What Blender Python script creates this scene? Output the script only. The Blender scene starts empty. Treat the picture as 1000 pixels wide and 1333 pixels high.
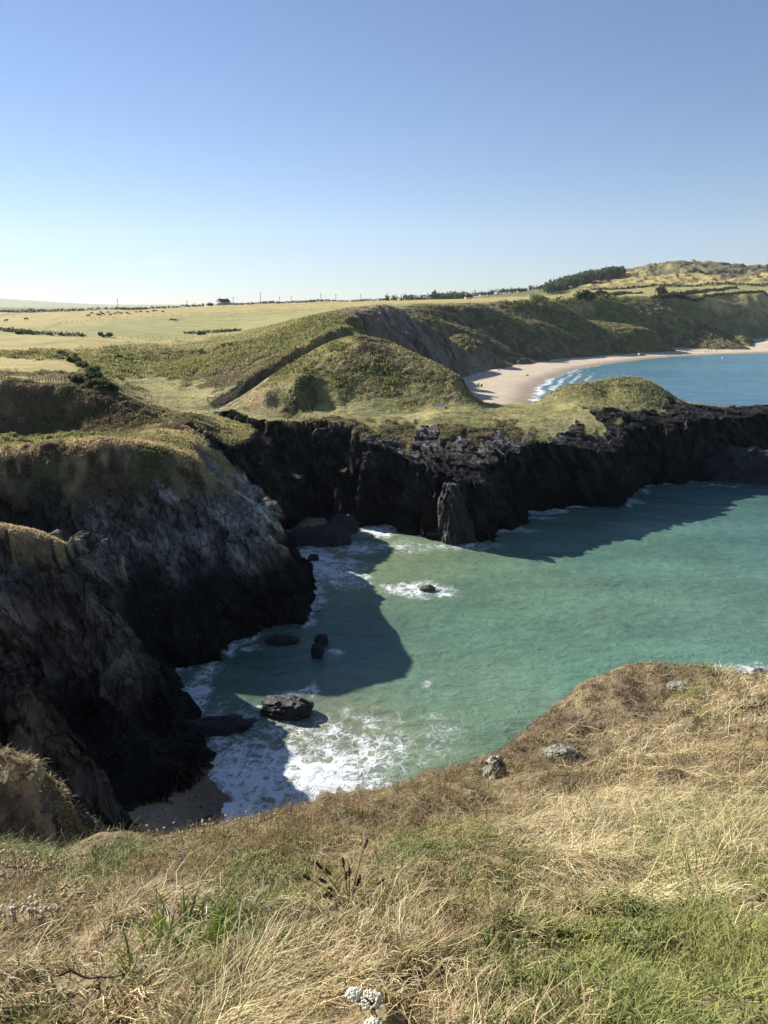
import bpy, math, random, time
import numpy as np
T0 = time.time()
rng = np.random.default_rng(7)
random.seed(7)
PI = math.pi
C = bpy.context.scene.collection

# ------------------------------------------------------------------ camera
F = 963.0; CH = 27.0; PITCH = math.radians(15.3)
cp, sp = math.cos(PITCH), math.sin(PITCH)
def ratio(py):
    v = -(py - 666.5) / F
    return (sp - v * cp) / (cp + v * sp)
def WY(px, py, Y):
    """world point seen at pixel (px,py) at forward distance Y"""
    v = -(py - 666.5) / F
    t = Y / (cp + v * sp)
    return ((px - 500) / F * t, Y, CH + t * (-sp + v * cp))
def WZ(px, py, z=0.0):
    return WY(px, py, (CH - z) / ratio(py))
cam = bpy.data.objects.new('camera', bpy.data.cameras.new('camera')); C.objects.link(cam)
cam.location = (0, 0, CH); cam.rotation_euler = (PI / 2 - PITCH, 0, 0)
cam.data.sensor_fit = 'VERTICAL'; cam.data.sensor_height = 24; cam.data.lens = F / 1333 * 24
cam.data.clip_start = 0.05; cam.data.clip_end = 30000
bpy.context.scene.camera = cam

# ------------------------------------------------------------------ noise
PERM = rng.permutation(256).astype(np.int32); PERM = np.concatenate([PERM, PERM, PERM])
VAL = (rng.random(256) * 2 - 1).astype(np.float32)
def _q(t): return t * t * t * (t * (t * 6 - 15) + 10)
def noise2(x, y):
    xi = np.floor(x); yi = np.floor(y); fx = _q((x - xi)).astype(np.float32); fy = _q((y - yi)).astype(np.float32)
    xi = xi.astype(np.int64) & 255; yi = yi.astype(np.int64) & 255
    a = PERM[xi]; b = PERM[xi + 1]
    v00 = VAL[PERM[a + yi] ]; v10 = VAL[PERM[b + yi]]; v01 = VAL[PERM[a + yi + 1]]; v11 = VAL[PERM[b + yi + 1]]
    u = v00 + (v10 - v00) * fx; w = v01 + (v11 - v01) * fx
    return u + (w - u) * fy
def noise3(x, y, z):
    zi = np.floor(z); fz = _q(z - zi).astype(np.float32); zi = zi.astype(np.int64)
    a = noise2(x + 17.13 * (zi & 127), y + 9.71 * (zi & 127)); zj = zi + 1
    b = noise2(x + 17.13 * (zj & 127), y + 9.71 * (zj & 127))
    return a + (b - a) * fz
def fbm2(x, y, o=4, g=0.5, l=2.03):
    s = 0; a = 1; t = 0
    for k in range(o):
        s = s + a * noise2(x + 31.7 * k, y - 12.3 * k); t += a; a *= g; x = x * l; y = y * l
    return s / t
def fbm3(x, y, z, o=4, g=0.5, l=2.03):
    s = 0; a = 1; t = 0
    for k in range(o):
        s = s + a * noise3(x + 31.7 * k, y - 12.3 * k, z); t += a; a *= g; x = x * l; y = y * l; z = z * l
    return s / t
def ridged3(x, y, z, o=4, g=0.55, l=2.1):
    s = 0; a = 1; t = 0
    for k in range(o):
        s = s + a * (1 - 2 * np.abs(noise3(x + 31.7 * k, y - 12.3 * k, z))); t += a; a *= g; x = x * l; y = y * l; z = z * l
    return s / t
def facets(x, y, z, seed=0):
    """angular broken-block relief: each cell is a tilted plane; also returns one random tone per cell"""
    gx, gy, gz_ = np.floor(x).astype(np.int64), np.floor(y).astype(np.int64), np.floor(z).astype(np.int64)
    best = np.full(x.shape, 9.0, np.float32); val = np.zeros(x.shape, np.float32); tone = np.zeros(x.shape, np.float32)
    def hsh(a, b, c, k): return PERM[(PERM[(PERM[(a + seed) & 255] + b) & 255] + c + k * 37) & 255]
    for i in (-1, 0, 1):
        for j in (-1, 0, 1):
            for k in (-1, 0, 1):
                a, b, c = gx + i, gy + j, gz_ + k; h = hsh(a & 255, b & 255, c & 255, 0)
                dx = (x - a - .5 - .45 * VAL[h]).astype(np.float32); dy = (y - b - .5 - .45 * VAL[PERM[h + 11]]).astype(np.float32); dz = (z - c - .5 - .45 * VAL[PERM[h + 71]]).astype(np.float32)
                d = dx * dx + dy * dy + dz * dz; m = d < best
                best = np.where(m, d, best); v = VAL[PERM[h + 101]]
                val = np.where(m, v * .7 + dx * VAL[PERM[h + 131]] * 1.2 + dy * VAL[PERM[h + 151]] * 1.2 + dz * VAL[PERM[h + 171]] * 1.2, val); tone = np.where(m, v, tone)
    return val, tone
def sst(a, b, x):
    t = np.clip((x - a) / (b - a), 0, 1); return t * t * (3 - 2 * t)

# ------------------------------------------------------------------ mesh helpers
def mesh_obj(name, co, faces=None, quads=None, mat=None, parent=None, smooth=True, cols=None, loc=None):
    """co (n,3); quads (m,4) int array or faces list"""
    me = bpy.data.meshes.new(name)
    if quads is not None:
        k = quads.shape[1]
        me.vertices.add(len(co)); me.vertices.foreach_set('co', np.asarray(co, np.float32).ravel())
        me.loops.add(quads.size); me.loops.foreach_set('vertex_index', quads.astype(np.int32).ravel())
        me.polygons.add(len(quads))
        me.polygons.foreach_set('loop_start', np.arange(0, quads.size, k, dtype=np.int32))
        me.polygons.foreach_set('use_smooth', np.full(len(quads), smooth))
        me.update(calc_edges=True)
    else:
        me.from_pydata([tuple(c) for c in co], [], faces); me.update()
        me.polygons.foreach_set('use_smooth', np.full(len(me.polygons), smooth))
    if cols is not None:
        for nm, arr in cols.items():
            if arr.ndim == 2:
                at = me.attributes.new(nm, 'FLOAT_COLOR', 'POINT')
                a4 = np.ones((len(arr), 4), np.float32); a4[:, :3] = arr
                at.data.foreach_set('color', a4.ravel())
            else:
                at = me.attributes.new(nm, 'FLOAT', 'POINT'); at.data.foreach_set('value', arr.astype(np.float32))
    if mat is not None: me.materials.append(mat)
    o = bpy.data.objects.new(name, me); C.objects.link(o)
    if loc is not None: o.location = loc
    if parent is not None: o.parent = parent
    return o
def tag(o, label=None, cat=None, group=None, kind=None):
    if label: o['label'] = label
    if cat: o['category'] = cat
    if group: o['group'] = group
    if kind: o['kind'] = kind
    return o
def empty(name, loc, label, cat, group=None, rz=0):
    o = bpy.data.objects.new(name, None); C.objects.link(o); o.location = loc; o.rotation_euler = (0, 0, rz)
    return tag(o, label, cat, group)

# ------------------------------------------------------------------ materials
def srgb(r, g, b):
    f = lambda c: ((c / 255 + 0.055) / 1.055) ** 2.4 if c > 10 else c / 255 / 12.92
    return np.array([f(r), f(g), f(b)])
class NT:
    def __init__(s, name):
        s.m = bpy.data.materials.new(name); s.m.use_nodes = True; s.t = s.m.node_tree; s.n = s.t.nodes; s.l = s.t.links
        s.b = s.n['Principled BSDF']; s.out = s.n['Material Output']
    def new(s, typ, **kw):
        nd = s.n.new(typ)
        for k, v in kw.items():
            if k.startswith('i_'):
                key = k[2:].replace('_', ' ')
                nd.inputs[key].default_value = v
            else: setattr(nd, k, v)
        return nd
    def link(s, a, b): s.l.new(a, b)
    def math(s, op, a, b=None, clamp=False):
        nd = s.n.new('ShaderNodeMath'); nd.operation = op; nd.use_clamp = clamp
        for i, v in enumerate((a, b)):
            if v is None: continue
            if isinstance(v, (int, float)): nd.inputs[i].default_value = v
            else: s.link(v, nd.inputs[i])
        return nd.outputs[0]
    def noise(s, vec, scale, detail=4, rough=0.6, dist=0.0):
        nd = s.new('ShaderNodeTexNoise'); nd.inputs['Scale'].default_value = scale; nd.inputs['Detail'].default_value = detail
        nd.inputs['Roughness'].default_value = rough; nd.inputs['Distortion'].default_value = dist
        if vec is not None: s.link(vec, nd.inputs['Vector'])
        return nd.outputs['Fac']
    def remap(s, v, a, b, c, d):
        nd = s.new('ShaderNodeMapRange'); s.link(v, nd.inputs[0])
        for i, x in enumerate((a, b, c, d)): nd.inputs[i + 1].default_value = x
        return nd.outputs[0]
    def mix(s, f, a, b, mode='MIX'):
        nd = s.n.new('ShaderNodeMix'); nd.data_type = 'RGBA'; nd.blend_type = mode
        for i, v in ((0, f), (6, a), (7, b)):
            if isinstance(v, (int, float)): nd.inputs[i].default_value = v
            elif isinstance(v, (tuple, list, np.ndarray)): nd.inputs[i].default_value = tuple(v)[:3] + (1,)
            else: s.link(v, nd.inputs[i])
        return nd.outputs[2]
    def bump(s, h, strength, dist, nrm=None):
        nd = s.new('ShaderNodeBump'); nd.inputs['Strength'].default_value = strength; nd.inputs['Distance'].default_value = dist
        s.link(h, nd.inputs['Height'])
        if nrm is not None: s.link(nrm, nd.inputs['Normal'])
        return nd.outputs[0]
def simple_mat(name, col, rough=0.8, var=0.25, scale=8.0, bump=0.0, spec=0.3):
    n = NT(name); tc = n.new('ShaderNodeTexCoord')
    f = n.noise(tc.outputs['Object'], scale, 4)
    f = n.remap(f, 0.3, 0.7, 1 - var, 1 + var)
    c = n.mix(1.0, tuple(col), f, 'MULTIPLY')
    n.link(c, n.b.inputs['Base Color']); n.b.inputs['Roughness'].default_value = rough
    n.b.inputs['Specular IOR Level'].default_value = spec
    if bump: n.link(n.bump(f, bump, 1.0 / scale), n.b.inputs['Normal'])
    return n.m
def attr_mat(name, rough=0.85, spec=0.2, trans=0.0, attr='Col'):
    n = NT(name); at = n.new('ShaderNodeAttribute'); at.attribute_name = attr
    n.link(at.outputs['Color'], n.b.inputs['Base Color']); n.b.inputs['Roughness'].default_value = rough
    n.b.inputs['Specular IOR Level'].default_value = spec
    if trans:
        tr = n.new('ShaderNodeBsdfTranslucent'); n.link(at.outputs['Color'], tr.inputs['Color'])
        mx = n.new('ShaderNodeMixShader'); mx.inputs[0].default_value = trans
        n.link(n.b.outputs[0], mx.inputs[1]); n.link(tr.outputs[0], mx.inputs[2]); n.link(mx.outputs[0], n.out.inputs[0])
    return n.m

# ------------------------------------------------------------------ light and sky
SUN_AZ = math.radians(-53)      # measured from +Y towards +X
SUN_EL = math.radians(28)
sun = bpy.data.objects.new('sun', bpy.data.lights.new('sun', 'SUN')); C.objects.link(sun)
sun.data.energy = 5.0; sun.data.angle = math.radians(0.5); sun.data.color = (1.0, 0.955, 0.88)
from mathutils import Vector
sd = Vector((math.sin(SUN_AZ) * math.cos(SUN_EL), math.cos(SUN_AZ) * math.cos(SUN_EL), math.sin(SUN_EL)))
sun.rotation_euler = sd.to_track_quat('Z', 'Y').to_euler()
world = bpy.data.worlds.new('World'); bpy.context.scene.world = world; world.use_nodes = True
wn = world.node_tree; bg = wn.nodes['Background']
sky = wn.nodes.new('ShaderNodeTexSky'); sky.sky_type = 'NISHITA'; sky.sun_disc = False
sky.sun_elevation = SUN_EL; sky.sun_rotation = SUN_AZ
sky.air_density = 1.0; sky.dust_density = 0.0; sky.ozone_density = 6.0; sky.altitude = 0
tint = wn.nodes.new('ShaderNodeMix'); tint.data_type = 'RGBA'; tint.blend_type = 'MULTIPLY'; tint.inputs[0].default_value = 1
wn.links.new(sky.outputs[0], tint.inputs[6]); tint.inputs[7].default_value = (1.08, 1.0, 1.04, 1)
# faint cirrus low in the sky
tco = wn.nodes.new('ShaderNodeTexCoord'); mpp = wn.nodes.new('ShaderNodeMapping'); mpp.inputs['Scale'].default_value = (2.2, 2.2, 26); mpp.inputs['Rotation'].default_value = (0, .04, 0)
nzz = wn.nodes.new('ShaderNodeTexNoise'); nzz.inputs['Scale'].default_value = 2.3; nzz.inputs['Detail'].default_value = 7; nzz.inputs['Roughness'].default_value = .62
sep = wn.nodes.new('ShaderNodeSeparateXYZ'); wn.links.new(tco.outputs['Generated'], mpp.inputs[0]); wn.links.new(mpp.outputs[0], nzz.inputs['Vector']); wn.links.new(tco.outputs['Generated'], sep.inputs[0])
def _mr(src, a, b, c, d):
    q = wn.nodes.new('ShaderNodeMapRange'); q.interpolation_type = 'SMOOTHSTEP'; wn.links.new(src, q.inputs[0])
    for i, x in enumerate((a, b, c, d)): q.inputs[i + 1].default_value = x
    return q.outputs[0]
def _mm(a, b):
    q = wn.nodes.new('ShaderNodeMath'); q.operation = 'MULTIPLY'; wn.links.new(a, q.inputs[0]); wn.links.new(b, q.inputs[1]); return q.outputs[0]
cf = _mm(_mm(_mr(nzz.outputs['Fac'], .50, .72, 0, .30), _mr(sep.outputs['Z'], .09, .035, 0, 1)), _mm(_mr(sep.outputs['X'], -.12, -.34, 0, 1), _mr(sep.outputs['Z'], .0, .015, 0, 1)))
cmx = wn.nodes.new('ShaderNodeMix'); cmx.data_type = 'RGBA'; wn.links.new(cf, cmx.inputs[0]); wn.links.new(tint.outputs[2], cmx.inputs[6]); cmx.inputs[7].default_value = (13, 13.3, 13.6, 1)
wn.links.new(cmx.outputs[2], bg.inputs[0]); bg.inputs[1].default_value = 0.0575
vs = bpy.context.scene.view_settings
vs.view_transform = 'Standard'; vs.look = 'None'; vs.gamma = 1; vs.exposure = 0.95
bpy.context.scene.cycles.use_denoising = True
bpy.context.scene.cycles.max_bounces = 5
# ------------------------------------------------------------------ terrain control data (pixel x, pixel y, forward distance)
TP = []
def tp(s):
    for tok in s.split(';'):
        tok = tok.strip()
        if tok:
            a, b, c = [float(q) for q in tok.split(',')]; TP.append(WY(a, b, c))
def tw(s):
    for tok in s.split(';'):
        tok = tok.strip()
        if tok: TP.append(tuple(float(q) for q in tok.split(',')))
def tl(s, step=16.0):
    pts = [tuple(float(q) for q in tok.split(',')) for tok in s.split(';') if tok.strip()]
    for (a, b, c), (d, e, f) in zip(pts[:-1], pts[1:]):
        n = max(1, int(round(math.hypot(d - a, e - b) / step)))
        for i in range(n): t = i / n; TP.append(WY(a + (d - a) * t, b + (e - b) * t, c + (f - c) * t))
    TP.append(WY(*pts[-1]))
# foreground slope
tp('0,1333,1.33;250,1333,1.3;500,1333,1.3;750,1333,1.3;1000,1333,1.33;-200,1333,1.4;1200,1333,1.4')
tw('0,0.4,25.6;-3,0.4,25.5;3,0.4,25.7;-8,0.5,25;8,0.5,25.8;0,-3,26;-12,-4,25.5;12,-4,26.5;0,-30,29;-40,-30,28;40,-30,29')
tp('500,1200,2.1;250,1200,2.25;0,1200,2.25;750,1200,2.1;1000,1200,2.2')
tp('500,1100,3.6;250,1130,3.3;0,1140,3.4;')
tl('-60,1114,4.3;0,1112,4.3;130,1112,4.6;230,1088,4.9;300,1076,5.1;400,1050,5.3;500,1030,5.6;590,1003,6.2;640,985,6.9;700,940,8.3;760,905,9.2;850,884,9.8;930,880,9.6;1000,892,9.0;1150,930,8', 30)
tp('640,1030,5.6;700,1020,5.4;700,1100,3.7;850,1000,5.2;850,1150,2.9;1000,1000,5;1000,1120,3.1;850,940,7.2;930,930,7.2;1000,940,6.8;770,960,7')
# drop below the foreground edge
tw('14,16,12;8,15,12.5;3,12,14;-1,10,15.5;18,25,2;8,25,2;0,24,3;-6,25,4;-3,9.5,17.5;-6,15,11;-10,24,5;0,16,9;20,12,16')
tp('60,1150,9;0,1150,9;130,1160,9;-100,1120,9')
# sunlit ledge lower left
tl('-100,1065,14;0,1078,14;60,1088,14;110,1098,14.5')
tl('-100,975,15.2;0,985,15.2;45,1000,15.2;85,1028,15.2;100,1060,15.4;150,1107,15.5')
tp('40,1030,18;0,1030,18;110,1110,18;200,1130,18')
# brown cliff
tp('-100,1010,22;0,1050,21;60,1070,22;0,985,25;60,990,26;-100,850,31')
tl('-100,800,27;0,846,27;30,868,27;60,900,27.8;100,935,28.6;125,985,29.5')
tp('-100,850,31;0,880,31;80,950,32')
tw('-16,35.5,2.6;-13.5,38,2.5;-20,36.5,4.5;-12,36,1.4;-14.5,33,1.2;-25,37,6;-40,38,9')
# second cliff; unseen left end raised so its shadow covers the cove sand
tl('-120,650,47;-60,676,46.5;0,692,46;50,698,46;100,712,45.6;140,740,45.2;175,790,44.8;200,840,44.4', 12)
tl('-120,850,42.5;0,840,42.2;60,900,41.4;120,935,40.4')
tp('200,935,42')
tl('-120,690,50;0,706,50;100,730,50')
tp('200,850,49;150,800,48')
tw('-22,50,4.5;-30,51,6.5;-17,51,2.2;-15,53.5,1.2;-19,54,2.5;-26,55,7;-50,52,11')
# middle headland
tl('-150,612,63;0,607,64;45,600,64.5;126,592,65;170,592,66;210,596,66.5;252,612,67;300,636,68;340,660,68;370,710,67.5;400,765,66', 12)
tl('-150,675,61.5;0,668,62;88,648,62.6;130,651,63.0;185,664,63.4;235,657,64.4;290,660,65.5', 12)
tl('-150,720,59;0,712,59.5;90,705,60;150,715,60.5;220,720,61;290,715,62.5', 18)
tl('-150,590,68;0,588,69;126,576,72;210,580,72;250,590,72')
tp('0,566,78;100,566,80;200,562,79;250,578,76;-150,580,75;290,640,72;320,665,73')
tl('-150,550,94;0,551,95;100,551,95;180,554,92.5')
tl('-150,500,99;0,502,99;60,507,99;130,516,98;180,535,96;205,548,95')
tp('235,560,86;250,545,93')
# field on the left and its gullies
tp('0,503,106;60,508,106;0,498,115;-150,495,115;0,470,170;-150,465,180;0,440,280;-150,436,290;-150,428,330;0,433,320;100,470,165;100,440,280;130,490,132;150,524,122;160,497,165;200,510,150;230,535,115;280,528,125;220,480,210;300,472,235;200,450,270;250,440,320')
# right bank, path, cliff tops
tp('330,500,135;350,480,150;400,450,160;440,435,165;460,437,160;300,490,165;250,470,205;300,450,225;350,430,260;400,418,240;440,413,230;430,425,200;500,404,265;540,400,285;300,430,390;455,440,153;385,438,200')
# upper fields
tp('0,425,390;-200,425,390;0,413,590;-200,418,590;60,409,620;130,403,660;300,397,720;400,394,720;500,392,740;600,390,760;150,425,420;300,412,520;400,405,520;500,397,450')
tp('0,423,850;-200,423,850;130,412,900;300,400,900;500,396,1000;-300,405,2200;0,406,2200;120,406,2300;0,399,3600;100,399.5,3600;160,403,3600;-300,396,3600;300,404,3500;600,404,3500')
# grassy mound
tl('340,529,118;420,531,118;480,530,118;600,528,118')
tl('345,505,126;380,476,136;420,451,141;470,437,143;520,451,141;570,474,136;600,492,131;618,520,124')
tp('470,480,129;470,458,165;520,482,165;560,505,160;600,540,140;635,548,135;385,503,120.6;440,520,120;345,512,120.5;380,528,118.4')
# platform of the far headland
tp('340,552,98;300,560,96;380,553,97;420,557,96;480,580,94;560,596,93;640,590,95;700,582,99;760,573,106;830,562,114;900,548,121;1000,540,128;1150,535,132;700,541,118;800,538,121;900,531,130;1000,529,138;1150,528,140;450,541,110;570,540,110;570,531,117;640,531,122;640,527,130;560,570,101;450,552,101')
tl('700,524,140;738,495,144;765,486,146;800,483,147;850,497,146;885,522,144')
tp('700,524,138;680,527,136;660,528,134;700,535,146;680,538,144;720,531,128;860,534,131;790,515,136;890,526,150;1000,535,150')
# far cliffs and bay
tl('600,403,345;652,397,400;705,394,430;760,392,470;824,391,520;900,394,590;1000,391,650;1200,390,700', 30)
tp('600,400,400;700,391,540')
tp('690,389,720;800,386,820;1000,381,900;1200,380,900;700,385,950;740,377,1100;770,371,1120;800,365,1180;850,349,1300;905,342,1320;960,348,1320;1000,351,1320;1100,362,1350;620,389,1000;905,352,1600;800,375,1700;1100,370,1700;900,372,1050;960,430,560;960,405,630;1000,440,560;1100,440,560;930,410,600')
tw('-200,260,17;-300,600,24;60,160,6;-1500,2500,40;1500,2500,60;-3000,8000,60;0,9000,80;4000,8000,100;500,9000,80;-800,1200,20')
TPA = np.array(TP)
def feats(X, Y):
    r = np.sqrt(X * X + Y * Y)
    th = np.arctan2(X, Y); th = np.clip(th, -1.05, 1.05)
    return th * 4.2, np.log(r + 1.5) * 1.7
_fx, _fy = feats(TPA[:, 0], TPA[:, 1])
_g = (TPA[:, 2] - CH) / (np.hypot(TPA[:, 0], TPA[:, 1]) + 1.5)
KC = 0.02
_D = np.sqrt((_fx[:, None] - _fx[None]) ** 2 + (_fy[:, None] - _fy[None]) ** 2 + KC * KC)
_w = np.linalg.solve(_D + 1e-6 * np.eye(len(_fx)), _g - _g.mean())
def T_field(X, Y):
    shp = X.shape; X = X.ravel(); Y = Y.ravel(); out = np.empty(len(X))
    fx, fy = feats(X, Y); fx = fx.astype(np.float32); fy = fy.astype(np.float32); w = _w.astype(np.float32)
    ax = _fx.astype(np.float32); ay = _fy.astype(np.float32)
    for i in range(0, len(X), 20000):
        s = slice(i, i + 20000)
        D = np.sqrt((fx[s, None] - ax) ** 2 + (fy[s, None] - ay) ** 2 + KC * KC)
        out[s] = D @ w
    return ((out + _g.mean()) * (np.hypot(X, Y) + 1.5) + CH).reshape(shp)

# land outline at sea level (base of the cliffs)
def pz(s, z=0.0):
    r = []
    for tok in s.split(';'):
        tok = tok.strip()
        if tok:
            a, b = [float(q) for q in tok.split(',')]; p = WZ(a, b, z); r.append((p[0], p[1]))
    return r
LAND = ([(500, -400), (80, -30), (60, 10), (40, 22), (20, 27), (8, 28), (0, 29), (-6, 30.5), (-11, 31.2)]
        + pz('150,1092;183,1066;222,1048;238,1035;262,1012;270,985;258,965;243,945;250,930;235,905;226,886;215,872;250,868;292,862;300,845;330,828;400,812;409,800;407,775;399,745;384,722;374,708;368,695')
        + [(-10.5, 97), (-7.5, 96)]
        + pz('432,686;445,682;480,688;500,685;520,692;566,701;640,703;650,692;690,674;700,669;760,664;815,660;823,640;840,632;880,629;930,622;1000,612;1060,600;1120,580')
        + [(110, 150), (85, 157), (62, 158), (52, 158), (42, 153), (34, 149), (26, 149), (20, 152), (14, 160), (10, 175), (14, 215), (24, 260)]
        + pz('602,488;620,483;650,477;700,470;740,464;800,459.5;850,456;900,453.8;950,452.8;982,452.5', 2.5)
        + pz('990,449;1000,443;1100,438;1400,436', 2.5)
        + [(2500, 1500), (6000, 20000), (-20000, 20000), (-20000, -400)])
BEACH_COVE = pz('243,945;262,965;268,985;275,1010;292,1045;299,1082;330,1130') + [(-6, 24), (-16, 26), (-24, 34), (-18, 42)]
BEACH_GULLY = pz('376,712;395,710;425,706;440,698;452,686;450,675') + [(-6, 96), (-12, 96), (-12, 84)]
BEACH_FAR = [(30, 145), (42, 150), (46, 175)] + pz('693,524;698,505;712,495;750,481;800,472.5;850,466.5;900,463;950,461;1000,459.5;1100,458;1300,457') + [(1200, 700), (300, 700), (100, 520), (20, 330), (0, 200), (10, 150)]
def sdf(X, Y, poly, want_s=False):
    """signed distance, positive inside; optional arc length of nearest point"""
    P = np.array(poly, np.float64); Q = np.roll(P, -1, 0)
    L = np.hypot(*(Q - P).T); S = np.concatenate([[0], np.cumsum(L)[:-1]])
    best = np.full(X.shape, 1e18); bs = np.zeros(X.shape) if want_s else None
    ins = np.zeros(X.shape, bool)
    for i in range(len(P)):
        ax, ay = P[i]; bx, by = Q[i]; dx, dy = bx - ax, by - ay; l2 = dx * dx + dy * dy + 1e-12
        t = np.clip(((X - ax) * dx + (Y - ay) * dy) / l2, 0, 1)
        d = (X - ax - t * dx) ** 2 + (Y - ay - t * dy) ** 2
        m = d < best
        best = np.where(m, d, best)
        if want_s: bs = np.where(m, S[i] + t * L[i], bs)
        if dy != 0:
            c = ((ay > Y) != (by > Y)) & (X < dx * (Y - ay) / dy + ax); ins ^= c
    d = np.sqrt(best); d = np.where(ins, d, -d)
    return (d, bs) if want_s else d
def polyline_d(X, Y, pts):
    """distance to an open polyline and interpolated third value"""
    best = np.full(X.shape, 1e18); val = np.zeros(X.shape)
    for (ax, ay, az), (bx, by, bz) in zip(pts[:-1], pts[1:]):
        dx, dy = bx - ax, by - ay; l2 = dx * dx + dy * dy + 1e-12
        t = np.clip(((X - ax) * dx + (Y - ay) * dy) / l2, 0, 1)
        d = (X - ax - t * dx) ** 2 + (Y - ay - t * dy) ** 2
        m = d < best; best = np.where(m, d, best); val = np.where(m, az + t * (bz - az), val)
    return np.sqrt(best), val
# zone anchors: x, y, cliff slope k, outline noise amplitude, outline noise wavelength, grass line height
ZA = np.array([
    (0, 25, 3.0, .8, 4, 30), (-14, 34, 2.2, .6, 3, 6.5), (-14, 44, 2.0, .7, 4, 30), (-26, 46, 2.0, .7, 4, 12.0), (-20, 45, 2.0, .7, 4, 11.0), (-13, 57, 1.7, .6, 4, 11.5), (-6.5, 64, 2.1, .5, 4, 12), (-22, 62, 1.8, .6, 4, 11.2), (-32, 63, 1.8, .6, 4, 11.2), (-15, 67, 1.8, .5, 4, 10.4), (-24, 72, 2, .6, 4, 10),
    (-9, 76, 2.6, .6, 4, 30), (-10, 90, 2.2, .9, 5, 11), (0, 90, 2.8, 1.2, 6, 9.8), (12, 88, 3.0, 1.2, 7, 9), (25, 93, 3, 1.5, 8, 30), (42, 105, 3, 1.5, 8, 30), (60, 120, 2.6, 1.5, 7, 30), (100, 135, 2.5, 2, 8, 30),
    (62, 160, 2, 2, 8, 30), (36, 152, 1.4, 1, 10, 7), (10, 175, 1.2, 2, 10, 10), (14, 215, .85, 7, 26, 0), (30, 300, .62, 20, 40, 0), (60, 360, .55, 25, 44, 0), (120, 430, .48, 26, 42, 0), (190, 470, .48, 26, 42, 0), (240, 480, .5, 9, 40, 0), (300, 500, .3, 5, 50, 0), (600, 700, .3, 10, 60, 0)])
def zone(X, Y):
    w = 1.0 / (((X[..., None] - ZA[:, 0]) ** 2 + (Y[..., None] - ZA[:, 1]) ** 2) + 4.0) ** 2
    w /= w.sum(-1, keepdims=True)
    return [w @ ZA[:, k] for k in range(2, 6)]
GULLY = [(-9.5, 86, .8), (-10.5, 92, 2.5), (-13, 97, 5.0), (-17, 101, 7.5), (-20, 106, 9.0), (-24, 114, 10.2)]
GULLY2 = [(-11.0, 79, 1.0), (-15, 82, 5.0), (-19, 86, 8.5), (-23, 89, 11.5)]
def smin(a, b, k):
    h = np.clip(.5 + .5 * (b - a) / k, 0, 1); return b + (a - b) * h - k * h * (1 - h)
def up(fn, X, Y, st, k):
    """evaluate fn on every st-th row and column of the grid and interpolate"""
    nr, nc = X.shape
    ri = np.unique(np.append(np.arange(0, nr, st), nr - 1)); ci = np.unique(np.append(np.arange(0, nc, st), nc - 1))
    vals = fn(X[np.ix_(ri, ci)], Y[np.ix_(ri, ci)])
    if k == 1: vals = [vals]
    a = np.arange(nr); b = np.arange(nc)
    i = np.clip(np.searchsorted(ri, a, 'right') - 1, 0, len(ri) - 2); j = np.clip(np.searchsorted(ci, b, 'right') - 1, 0, len(ci) - 2)
    fi = ((a - ri[i]) / (ri[i + 1] - ri[i])).astype(np.float32)[:, None]; fj = ((b - ci[j]) / (ci[j + 1] - ci[j])).astype(np.float32)[None]
    out = []
    for v in vals:
        v = v.astype(np.float32); t = v[i] * (1 - fi) + v[i + 1] * fi
        out.append(t[:, j] * (1 - fj) + t[:, j + 1] * fj)
    return out[0] if k == 1 else out
def height_grid(X, Y):
    T = up(T_field, X, Y, 3, 1)
    m = (R > 11) & (R < 1500)
    z = T.copy(); d = np.full(X.shape, 50.0, np.float32); k = np.ones(X.shape, np.float32); gl = np.full(X.shape, 30.0, np.float32); db = np.full(X.shape, -99.0, np.float32)
    x = X[m]; y = Y[m]; t = T[m]
    kk, am, wl, g = up(zone, x, y, 6, 4)
    dd, ss = up(lambda a, b: sdf(a, b, LAND, True), x, y, 2, 2)
    nz = noise2(ss / wl, dd / (wl * 1.7)) + .30 * noise2(ss / wl * 2.7 + 9, dd / wl * 1.1) + .05 * noise2(ss / wl * 6.1, dd / wl * 2.4)
    fade = np.where(kk < 1.0, sst(-2, 14, dd), sst(-6, 2, dd) * sst(40, 15, dd))
    dn = dd + am * nz * fade * np.where(kk < 1, .8, 1)
    prof = np.where(dn > 0, dn * kk, np.maximum(dn * 2.5, -3.0))
    for G, hw, ks in ((GULLY, 1.2, 2.6), (GULLY2, .7, 2.8)):
        gd, gzz = up(lambda a, b: polyline_d(a, b, G), x, y, 3, 2)
        gd = gd + .8 * noise2(x * .5, y * .5)
        t = smin(t, gzz + np.maximum(gd - hw, 0) * ks, .6)
    h = np.maximum(smin(prof, t, np.where(kk < 1, 3.0, .7)), -3)
    bz = np.full(x.shape, -9.0)
    for B, sl, mx in ((BEACH_COVE, .16, 2.0), (BEACH_GULLY, .2, 2.0), (BEACH_FAR, .05, 3.0)):
        b = up(lambda a, c: sdf(a, c, B), x, y, 2, 1); bz = np.maximum(bz, np.minimum(b * sl, mx))
    db[m] = bz - h; z[m] = np.maximum(h, bz); d[m] = dd; k[m] = kk; gl[m] = g
    return z, d, k, gl, db
# ------------------------------------------------------------------ ground cover map
KP = []
def kp(kind, s):
    for tok in s.split(';'):
        tok = tok.strip()
        if tok:
            a, b, c = [float(q) for q in tok.split(',')]; p = WY(a, b, c); KP.append((p[0], p[1], kind))
GOLD, FIELD, BRACK, HEATH, TURF, ROCK, STRAW, CLAY, DGRASS = range(9)
PAL = np.array([(.44, .35, .135), (.33, .305, .115), (.170, .165, .058), (.135, .108, .064), (.33, .295, .125), (.060, .060, .058), (.36, .28, .15), (.21, .175, .13), (.25, .228, .095)])
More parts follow.
